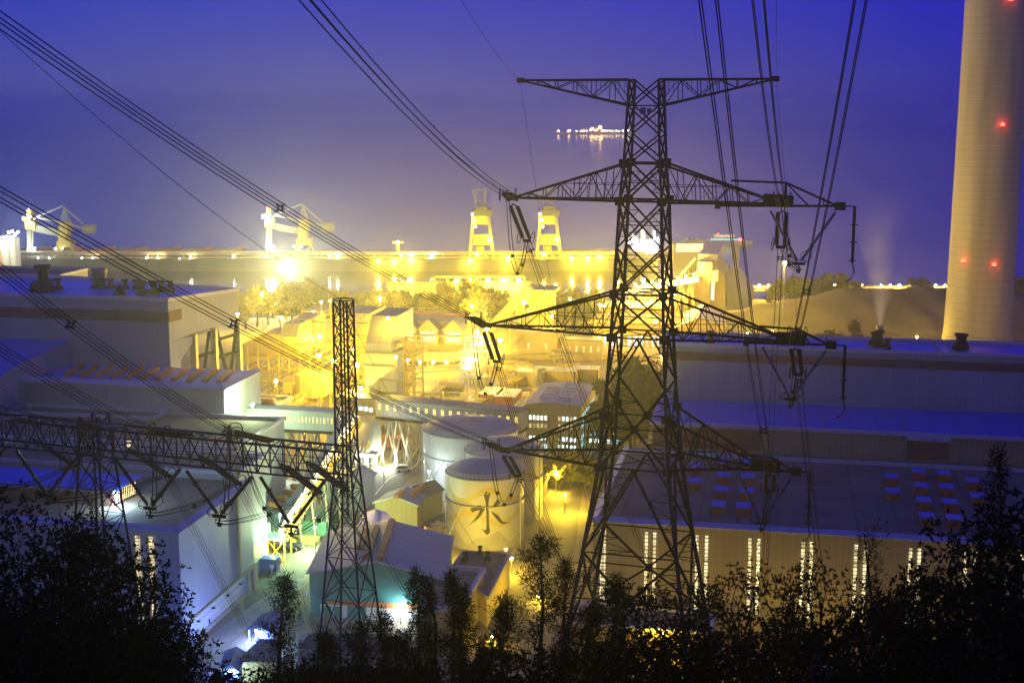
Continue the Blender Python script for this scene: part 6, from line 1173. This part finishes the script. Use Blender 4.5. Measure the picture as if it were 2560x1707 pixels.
# ================================================================ sodium and white lamps of the plant, and a few added ones
LMP = [(594, 785, 352, 2500, 'bright lamp at the far corner of the boiler house', .5, 's'), (703, 793, 440, 4000, 'lamp on the railing of the bunker house roof', .6, 's'), (783, 780, 492, 5000, 'left lamp on top of the transfer house', .7, 's'), (803, 755, 492, 3500, 'small upper lamp on the transfer house roof', .6, 's'), (825, 752, 494, 3500, 'right upper lamp on the transfer house roof', .6, 's'), (970, 795, 412, 3500, 'lamp above the slab-like tower head', .6, 's'), (990, 892, 396, 5000, 'starry lamp on the right side of the slab-like tower', .6, 's'), (797, 888, 410, 9000, 'glaring lamp in the bunker house frame, left of the mast', .9, 's'), (690, 952, 414, 7000, 'glaring lamp low in the steel frame by the control house', .8, 's'), (835, 902, 432, 14000, 'glaring lamp behind the slim mast, left', 1.0, 's'), (893, 910, 430, 16000, 'glaring lamp behind the slim mast, right', 1.1, 's'), (902, 970, 405, 9000, 'glaring lamp low beside the slim mast', .9, 's'), (800, 840, 462, 16000, 'largest glare in front of the transfer house', 1.2, 's'), (880, 870, 466, 12000, 'glare between transfer house and slab-like tower', 1.0, 's'), (1019, 900, 470, 7000, 'lamp at the foot of the dormer store, leftmost', .8, 's'), (1050, 905, 505, 5000, 'lamp on the dormer store deck, second from the left', .8, 's'), (1083, 905, 505, 5000, 'lamp on the dormer store deck, third from the left', .8, 's'), (1116, 905, 505, 5000, 'lamp on the dormer store deck, rightmost', .8, 's'),
 (1217, 820, 470, 16000, 'dazzling lamp beneath the tip of the middle left pylon arm', 1.1, 's'), (1192, 828, 476, 12000, 'dazzling lamp left of the pylon arm tip', 1.0, 's'), (1250, 850, 500, 14000, 'glare below the conveyor incline', 1.1, 's'), (1310, 755, 560, 12000, 'glare on the conveyor incline by the head tower', 1.0, 's'), (1425, 747, 555, 8000, 'lamp right of the head tower', .8, 's'), (1500, 762, 545, 6000, 'lamp beside the pylon leg over the far offices', .8, 's'), (1380, 790, 540, 8000, 'glare in the trees below the head tower', .8, 's'), (1510, 765, 560, 5000, 'second lamp over the far offices', .7, 's'), (1614, 764, 560, 6000, 'lamp right of the far offices', .7, 's'), (1627, 752, 575, 5000, 'upper lamp right of the far offices', .7, 's'), (1686, 735, 520, 16000, 'starry orange lamp on the right edge of the pylon', .9, 'o'), (1390, 712, 610, 4000, 'blurred lamp near the inlet water', .9, 's'), (1545, 705, 620, 7000, 'stacked glow left of the pylon legs', 1.2, 's'), (1608, 700, 620, 8000, 'tall glow between the pylon legs', 1.3, 's'), (655, 735, 585, 42000, 'pale lamp near the shore trees', .9, 's'), (950, 745, 585, 36000, 'pale lamp glowing through the shore trees', 1.1, 's'),
 (632, 1010, 322, 9000, 'greenish white lamp beside the annex', .5, 'g'), (703, 1076, 345, 2600, 'starry white lamp under the level gallery', .6, 'w'), (685, 1090, 352, 1200, 'white floodlit panel lamp below the level gallery', .5, 'w'), (762, 1082, 390, 1200, 'orange lamp between the gallery trestles', .5, 'o'), (885, 1045, 362, 900, 'lamp at the head of the inclined gallery', .5, 's'), (1073, 1177, 330, 1300, 'white lamp at the stair of the rear tank', .5, 'w'), (1175, 1066, 352, 1200, 'orange lamp on a pole in front of the widest tank roof', .5, 'o'), (1093, 1147, 340, 3000, 'left orange floodlight on the widest tank wall', .6, 's'), (1113, 1128, 343, 3000, 'right orange floodlight on the widest tank wall', .6, 's'), (1390, 1181, 341, 8500, 'street lamp over the bright yellow yard right of the tanks', .5, 's'), (1412, 1238, 322, 8000, 'second street lamp over the yellow yard', .4, 's'), (787, 1316, 292, 14000, 'small street lamp by the green containers', .35, 'g'), (1279, 1395, 278, 3200, 'hidden floodlight behind the casuarinas right of the pump house', .5, 's'), (1345, 1490, 262, 3000, 'floodlight glowing through the front casuarinas', .5, 's'), (1165, 1497, 252, 1200, 'wall lamp of the water house', .4, 's'), (1235, 1455, 258, 800, 'tall street lamp behind the pump house', .4, 's'), (1230, 1590, 240, 2200, 'lamp low among the front casuarinas', .4, 's'), (1110, 1340, 284, 4000, 'floodlight at the left foot of the front tank', .4, 's'), (1265, 1372, 279, 3200, 'floodlight at the right foot of the front tank', .4, 's'), (1520, 1600, 236, 1500, 'orange-red lamp low behind the right trees', .4, 'o'), (1656, 1583, 221, 2500, 'yellow lamp among the trees right of the pylon', .4, 's'), (1935, 1604, 224, 1500, 'tiny pale lamp among the right trees', .3, 's'), (1000, 1520, 250, 1100, 'white lamp at the right end of the workshop gable', .4, 'w'), (640, 1575, 241, 900, 'white lamp on the guard post', .35, 'w'),
 (1640, 805, 560, 16000, 'added lamp below the conveyor bridge, brightening the tall coal store', .8, 's'), (1790, 815, 575, 9000, 'lamp at the foot of the cone-shaped coal dome', .8, 's'), (1930, 830, 470, 36000, 'glare in front of the coal heap', .9, 's'), (1870, 835, 480, 20000, 'glare left of the coal heap foot', .9, 's'), (2080, 880, 425, 6000, 'hidden lamp behind the boiler block roof', .6, 's'), (2292, 842, 545, 6000, 'added lamp at the left foot of the big chimney, brightening the coal heap', .6, 's'), (1180, 765, 585, 30000, 'added lamp brightening the trees above the dormer store', .7, 's'), (2300, 900, 440, 7000, 'hidden lamp at the chimney foot', .6, 's'), (2540, 870, 480, 5000, 'orange lamp right of the chimney foot', .6, 'o'), (1655, 890, 420, 6000, 'lamp behind the left corner of the boiler block', .7, 's'), (330, 905, 420, 0, 'lamp hidden behind the boiler house', .6, 's')]  # lamps before coal store, left of chimney and among trees are added fill
KIND = {'g': ((.72, 1, .50), 'lamp_white'), 's': (SOD, 'lamp_sodium'), 'w': (WHT, 'lamp_white'), 'o': (ORA, 'lamp_orange')}
for sx, sy, Y, pw, lb, R, kd in LMP:
    p = pY(sx, sy, Y); col, gm = KIND[kd]
    if pw: lamp(p, 0 if p[2] > 1 else p[2]-1, pw*(.48 if Y > 355 else .42), lb, col=col, glowm=gm, R=R)

for i, u in enumerate((14, 30, 46, 64)): lamp((u, 233.5, 6.5), 0, 230, f'hidden lamp at the turbine hall foot behind the trees, {ORD[i]} from the left', R=.3, group='lamps at the turbine hall foot')
# ================================================================ trees
def leaves(cent, rad, n, size, m, elong=2.4, flat=0., droop=0.):
    """n leaf blades spread through each clump: one face per leaf, all in one crown mesh"""
    V = []; Fc = []
    k_ = 6 if elong < 3 else 1; C_ = np.repeat(np.array(cent), n//k_, axis=0); R_ = np.repeat(np.array(rad), n//k_)
    d = rng.normal(size=C_.shape); d /= np.linalg.norm(d, axis=1)[:, None]; r = rng.random(len(C_))**.45; P = C_+d*(R_*r)[:, None]*np.array([1, 1, 1-flat])
    P = np.repeat(P, k_, axis=0); d = np.repeat(d, k_, axis=0)
    a = rng.normal(size=P.shape)+d*(.9 if k_ > 1 else 1.2); a[:, 2] -= droop; a /= np.linalg.norm(a, axis=1)[:, None]; b = np.cross(a, rng.normal(size=P.shape)); b /= np.linalg.norm(b, axis=1)[:, None]
    s = size*(.6+.8*rng.random(len(P)))[:, None]
    q = np.stack([P-b*s*.08, P+a*s*elong*.45-b*s*.5, P+a*s*elong, P+a*s*elong*.45+b*s*.5], axis=1).reshape(-1, 3)
    n0 = len(m.v); m.v += [tuple(x) for x in q]; m.f += [(n0+4*i, n0+4*i+1, n0+4*i+2, n0+4*i+3) for i in range(len(P))]
def limb(m, a, b, r0, r1, bend=.1):
    a, b = Vector(a), Vector(b); L_ = (b-a).length; o = Vector((random.uniform(-1, 1), random.uniform(-1, 1), random.uniform(-.3, .6)))*L_*bend
    pts = [a, a.lerp(b, .35)+o*.7, a.lerp(b, .7)+o, b]; m.tube(pts, [r0, r0*.75+r1*.25, r0*.4+r1*.6, r1], 6); return pts
def broadleaf(name, label, base, ht, spread, nc, nl, size, mt='leaf_dark', group=None, cat='tree', low=.15, trunk_r=.22, lean=(0, 0)):
    b = Vector(base); t = thing(name, label, cat, b, group); m = M(); top = b+Vector((lean[0], lean[1], ht*.62)); limb(m, b-Vector((0, 0, .6)), top, trunk_r, trunk_r*.4, .05); cent = []; rad = []
    for i in range(nc):
        a = random.random()*6.283; rr = spread*math.sqrt(random.random()); z = ht*(low+(1-low)*random.random()**.8); k = 1-abs((z/ht-.5)/.62)**2.2; rr *= max(.25, k); c = b+Vector((rr*math.cos(a)+lean[0]*z/ht, rr*math.sin(a)+lean[1]*z/ht, z))
        cent.append(tuple(c)); rad.append(spread*(.20+.22*random.random()))
        if i % 2 == 0: limb(m, b.lerp(top, min(1, .3+.6*z/ht)), c, trunk_r*.35, .02, .12)
    m.build('trunk', 'bark', t); m = M(); leaves(cent, rad, nl, size, m); m.build('crown', mt, t); return t
def casuarina(label, base, ht, spread, group='feathery casuarinas in front', nb=40, lean=(0, 0), dens=26, name='casuarina', size=.034):
    """wispy upright tree: thin trunk, rising branches, drooping needle tufts in separate sprays"""
    b = Vector(base); t = thing(name, label, 'tree', b, group); m = M(); top = b+Vector((lean[0], lean[1], ht)); pts = limb(m, b-Vector((0, 0, .6)), top, .13+ht*.006, .02, .04); cent = []; rad = []
    for i in range(nb):
        f = .18+.8*(i/nb); p = b.lerp(top, f); a = random.random()*6.283; L_ = spread*(1.05-f*.85)*(.5+.7*random.random()); e = p+Vector((math.cos(a)*L_, math.sin(a)*L_, L_*(.45+.5*random.random()))); limb(m, p, e, .05*(1.2-f), .008, .1)
        for k in range(4): q = p.lerp(e, .35+.65*k/3); cent.append((q.x+random.uniform(-.15, .15), q.y+random.uniform(-.15, .15), q.z)); rad.append(.16+.20*random.random()+.04*spread)
    for k in range(5): cent.append((top.x, top.y, top.z-k*.25)); rad.append(.2+.05*k)
    m.build('trunk', 'bark', t); m = M(); leaves(cent, rad, dens, size, m, elong=9., droop=-.5); m.build('crown', 'needle_dark', t); return t
def at(sx, sy, Y, d=0):      # foot of a tree whose top shows at (sx, sy)
    x, y, z = cY(sx, sy, Y); g = hill_z(x, y); w_ = c2w((x, y, g)); return (w_[0], w_[1], g-d), z-g+d
# --- leafy trees of the lower left
BL = [(60, 1262, 44, 3.4), (175, 1285, 47, 3.0), (20, 1335, 38, 3.2), (285, 1358, 48, 2.8), (205, 1420, 40, 2.8), (110, 1440, 36, 2.8), (345, 1440, 50, 2.5), (20, 1520, 32, 2.4), (310, 1520, 42, 2.4), (395, 1545, 48, 2.2), (190, 1560, 34, 2.2), (450, 1640, 46, 2.0), (330, 1610, 36, 2.0), (90, 1600, 29, 1.9), (540, 1690, 48, 1.8), (420, 1690, 34, 1.6)]
wh = ['topmost, at the left edge beside the gantry', 'tall one just left of the gantry tower', 'at the left edge below the tallest', 'against the gantry tower legs', 'in the middle of the group', 'broad one in the middle left', 'right of the gantry tower foot', 'low at the left edge', 'lower middle of the group', 'at the right rim below the hall windows', 'low in the middle', 'low on the right beside the blue-lit yard', 'lower right of the middle', 'bottom left', 'lowest at the right, by the canopies', 'lowest, just left of the canopies']
for (sx, sy, Y, sp), lb in zip(BL, wh):
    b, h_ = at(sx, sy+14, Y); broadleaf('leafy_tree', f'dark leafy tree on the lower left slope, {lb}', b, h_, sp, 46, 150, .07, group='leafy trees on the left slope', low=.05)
# --- dense trees of the lower right
BR = [(1560, 1450, 74, 3.0), (1650, 1470, 78, 2.6), (1760, 1450, 80, 3.2), (1860, 1440, 76, 3.0), (1965, 1432, 74, 3.2), (2060, 1400, 66, 3.0), (2010, 1500, 62, 3.2), (2190, 1470, 60, 3.0), (2290, 1425, 54, 3.4), (2400, 1405, 50, 3.4), (2490, 1330, 46, 3.2), (2560, 1265, 44, 3.0), (2350, 1440, 60, 3.2), (2450, 1480, 40, 3.0), (2180, 1540, 48, 3.0), (1900, 1560, 56, 3.2), (1720, 1560, 60, 3.0), (1600, 1590, 58, 2.8), (2050, 1600, 44, 2.8), (2320, 1580, 40, 2.8), (2530, 1560, 34, 2.6), (1480, 1610, 60, 2.6), (1390, 1640, 58, 2.4), (1800, 1640, 44, 2.4), (1290, 1650, 54, 2.2), (1180, 1660, 52, 2.2), (1060, 1665, 52, 2.2), (960, 1660, 54, 2.2), (860, 1665, 54, 2.0), (760, 1670, 54, 2.0), (660, 1690, 52, 1.8)]
for i, (sx, sy, Y, sp) in enumerate(BR):
    b, h_ = at(sx, sy+(18 if sx < 2250 else 8), Y); where = ('under the turbine hall windows' if sy < 1480 else 'in the dark lower right') if sx > 1500 else 'along the bottom edge'
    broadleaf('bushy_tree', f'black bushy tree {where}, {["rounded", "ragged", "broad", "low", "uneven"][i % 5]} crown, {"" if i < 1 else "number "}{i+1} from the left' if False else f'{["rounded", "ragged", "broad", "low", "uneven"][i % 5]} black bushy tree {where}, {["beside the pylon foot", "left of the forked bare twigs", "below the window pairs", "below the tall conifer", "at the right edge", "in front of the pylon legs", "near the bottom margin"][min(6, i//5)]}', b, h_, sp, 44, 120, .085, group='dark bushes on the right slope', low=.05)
# --- casuarinas in the middle
CA = [(715, 1440, 70, 2.4, 'leaning wispy casuarina before the blue-lit yard', (.9, 0)), (1040, 1425, 72, 1.3, 'slender casuarina in front of the teal gable corner', (.2, 0)), (1068, 1440, 76, 1.2, 'second slender casuarina beside the teal gable corner', (0, 0)), (1130, 1430, 70, 1.5, 'dense casuarina before the water house', (0, 0)), (1162, 1470, 74, 1.2, 'short casuarina right of the dense one', (0, 0)), (1350, 1335, 66, 2.6, 'tallest casuarina standing before the lit yard beside the tanks', (.6, 0)), (1415, 1400, 70, 2.0, 'casuarina against the left pylon legs', (.3, 0)), (900, 1560, 64, 1.6, 'low casuarina in front of the slim mast foot', (0, 0)), (960, 1530, 68, 1.5, 'casuarina right of the slim mast foot', (0, 0)), (820, 1590, 60, 1.6, 'low wispy casuarina left of the slim mast foot', (0, 0)), (1260, 1500, 62, 1.8, 'casuarina between the two glowing yard spots', (0, 0)), (1480, 1520, 72, 2.0, 'casuarina seen through the pylon legs', (0, 0)), (1545, 1440, 76, 1.6, 'casuarina at the right pylon leg', (0, 0)), (1210, 1600, 58, 1.5, 'low casuarina before the yellow yard wall', (0, 0)), (1000, 1590, 60, 1.6, 'low dark casuarina below the teal gable', (0, 0)), (2497, 1122, 56, 1.5, 'tall slim spire-shaped tree at the right over the skylights', (0, 0)), (2160, 1330, 58, 2.3, 'open twiggy tree with bare forks before the hall windows', (-1.6, 0)), (2265, 1480, 52, 1.8, 'small twiggy tree right of the open one', (.8, 0))]
for sx, sy, Y, sp, lb, ln in CA:
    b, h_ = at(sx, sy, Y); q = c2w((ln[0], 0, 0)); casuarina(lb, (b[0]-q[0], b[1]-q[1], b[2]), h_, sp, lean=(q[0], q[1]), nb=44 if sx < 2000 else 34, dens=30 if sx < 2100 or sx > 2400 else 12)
# --- lit trees by the shore and in the yard
random.seed(3)
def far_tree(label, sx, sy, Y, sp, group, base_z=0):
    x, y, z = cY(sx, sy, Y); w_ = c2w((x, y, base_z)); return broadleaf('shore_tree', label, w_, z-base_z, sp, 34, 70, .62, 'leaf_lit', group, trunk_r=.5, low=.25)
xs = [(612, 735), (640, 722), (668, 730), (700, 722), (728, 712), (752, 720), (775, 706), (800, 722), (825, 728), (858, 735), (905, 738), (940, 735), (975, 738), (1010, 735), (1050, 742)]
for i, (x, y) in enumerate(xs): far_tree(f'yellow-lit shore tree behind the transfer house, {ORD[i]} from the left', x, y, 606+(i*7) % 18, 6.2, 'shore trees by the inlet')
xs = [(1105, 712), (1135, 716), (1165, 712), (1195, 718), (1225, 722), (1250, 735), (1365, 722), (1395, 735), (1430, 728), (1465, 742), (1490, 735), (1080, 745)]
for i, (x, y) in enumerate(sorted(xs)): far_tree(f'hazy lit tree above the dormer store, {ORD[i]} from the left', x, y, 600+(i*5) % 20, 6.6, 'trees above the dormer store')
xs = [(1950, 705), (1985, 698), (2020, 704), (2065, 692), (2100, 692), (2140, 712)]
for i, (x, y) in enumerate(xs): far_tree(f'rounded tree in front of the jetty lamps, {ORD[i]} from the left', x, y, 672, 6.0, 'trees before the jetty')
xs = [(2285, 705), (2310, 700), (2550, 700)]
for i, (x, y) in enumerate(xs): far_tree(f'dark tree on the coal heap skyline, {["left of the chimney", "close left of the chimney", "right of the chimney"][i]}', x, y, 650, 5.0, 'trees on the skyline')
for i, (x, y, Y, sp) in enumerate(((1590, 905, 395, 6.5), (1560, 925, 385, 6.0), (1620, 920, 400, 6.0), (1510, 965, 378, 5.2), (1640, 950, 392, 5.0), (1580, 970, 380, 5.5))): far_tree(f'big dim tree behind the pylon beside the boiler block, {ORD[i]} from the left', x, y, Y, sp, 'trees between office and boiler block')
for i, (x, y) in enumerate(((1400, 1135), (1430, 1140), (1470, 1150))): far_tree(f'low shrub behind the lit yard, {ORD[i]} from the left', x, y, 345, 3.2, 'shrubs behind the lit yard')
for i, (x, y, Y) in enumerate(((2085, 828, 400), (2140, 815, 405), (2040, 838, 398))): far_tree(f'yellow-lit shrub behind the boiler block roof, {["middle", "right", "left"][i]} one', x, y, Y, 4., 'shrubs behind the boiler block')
print('lights', NL[0], 'objects', len(bpy.data.objects), 'faces', sum(len(o.data.polygons) for o in bpy.data.objects if o.type == 'MESH'))
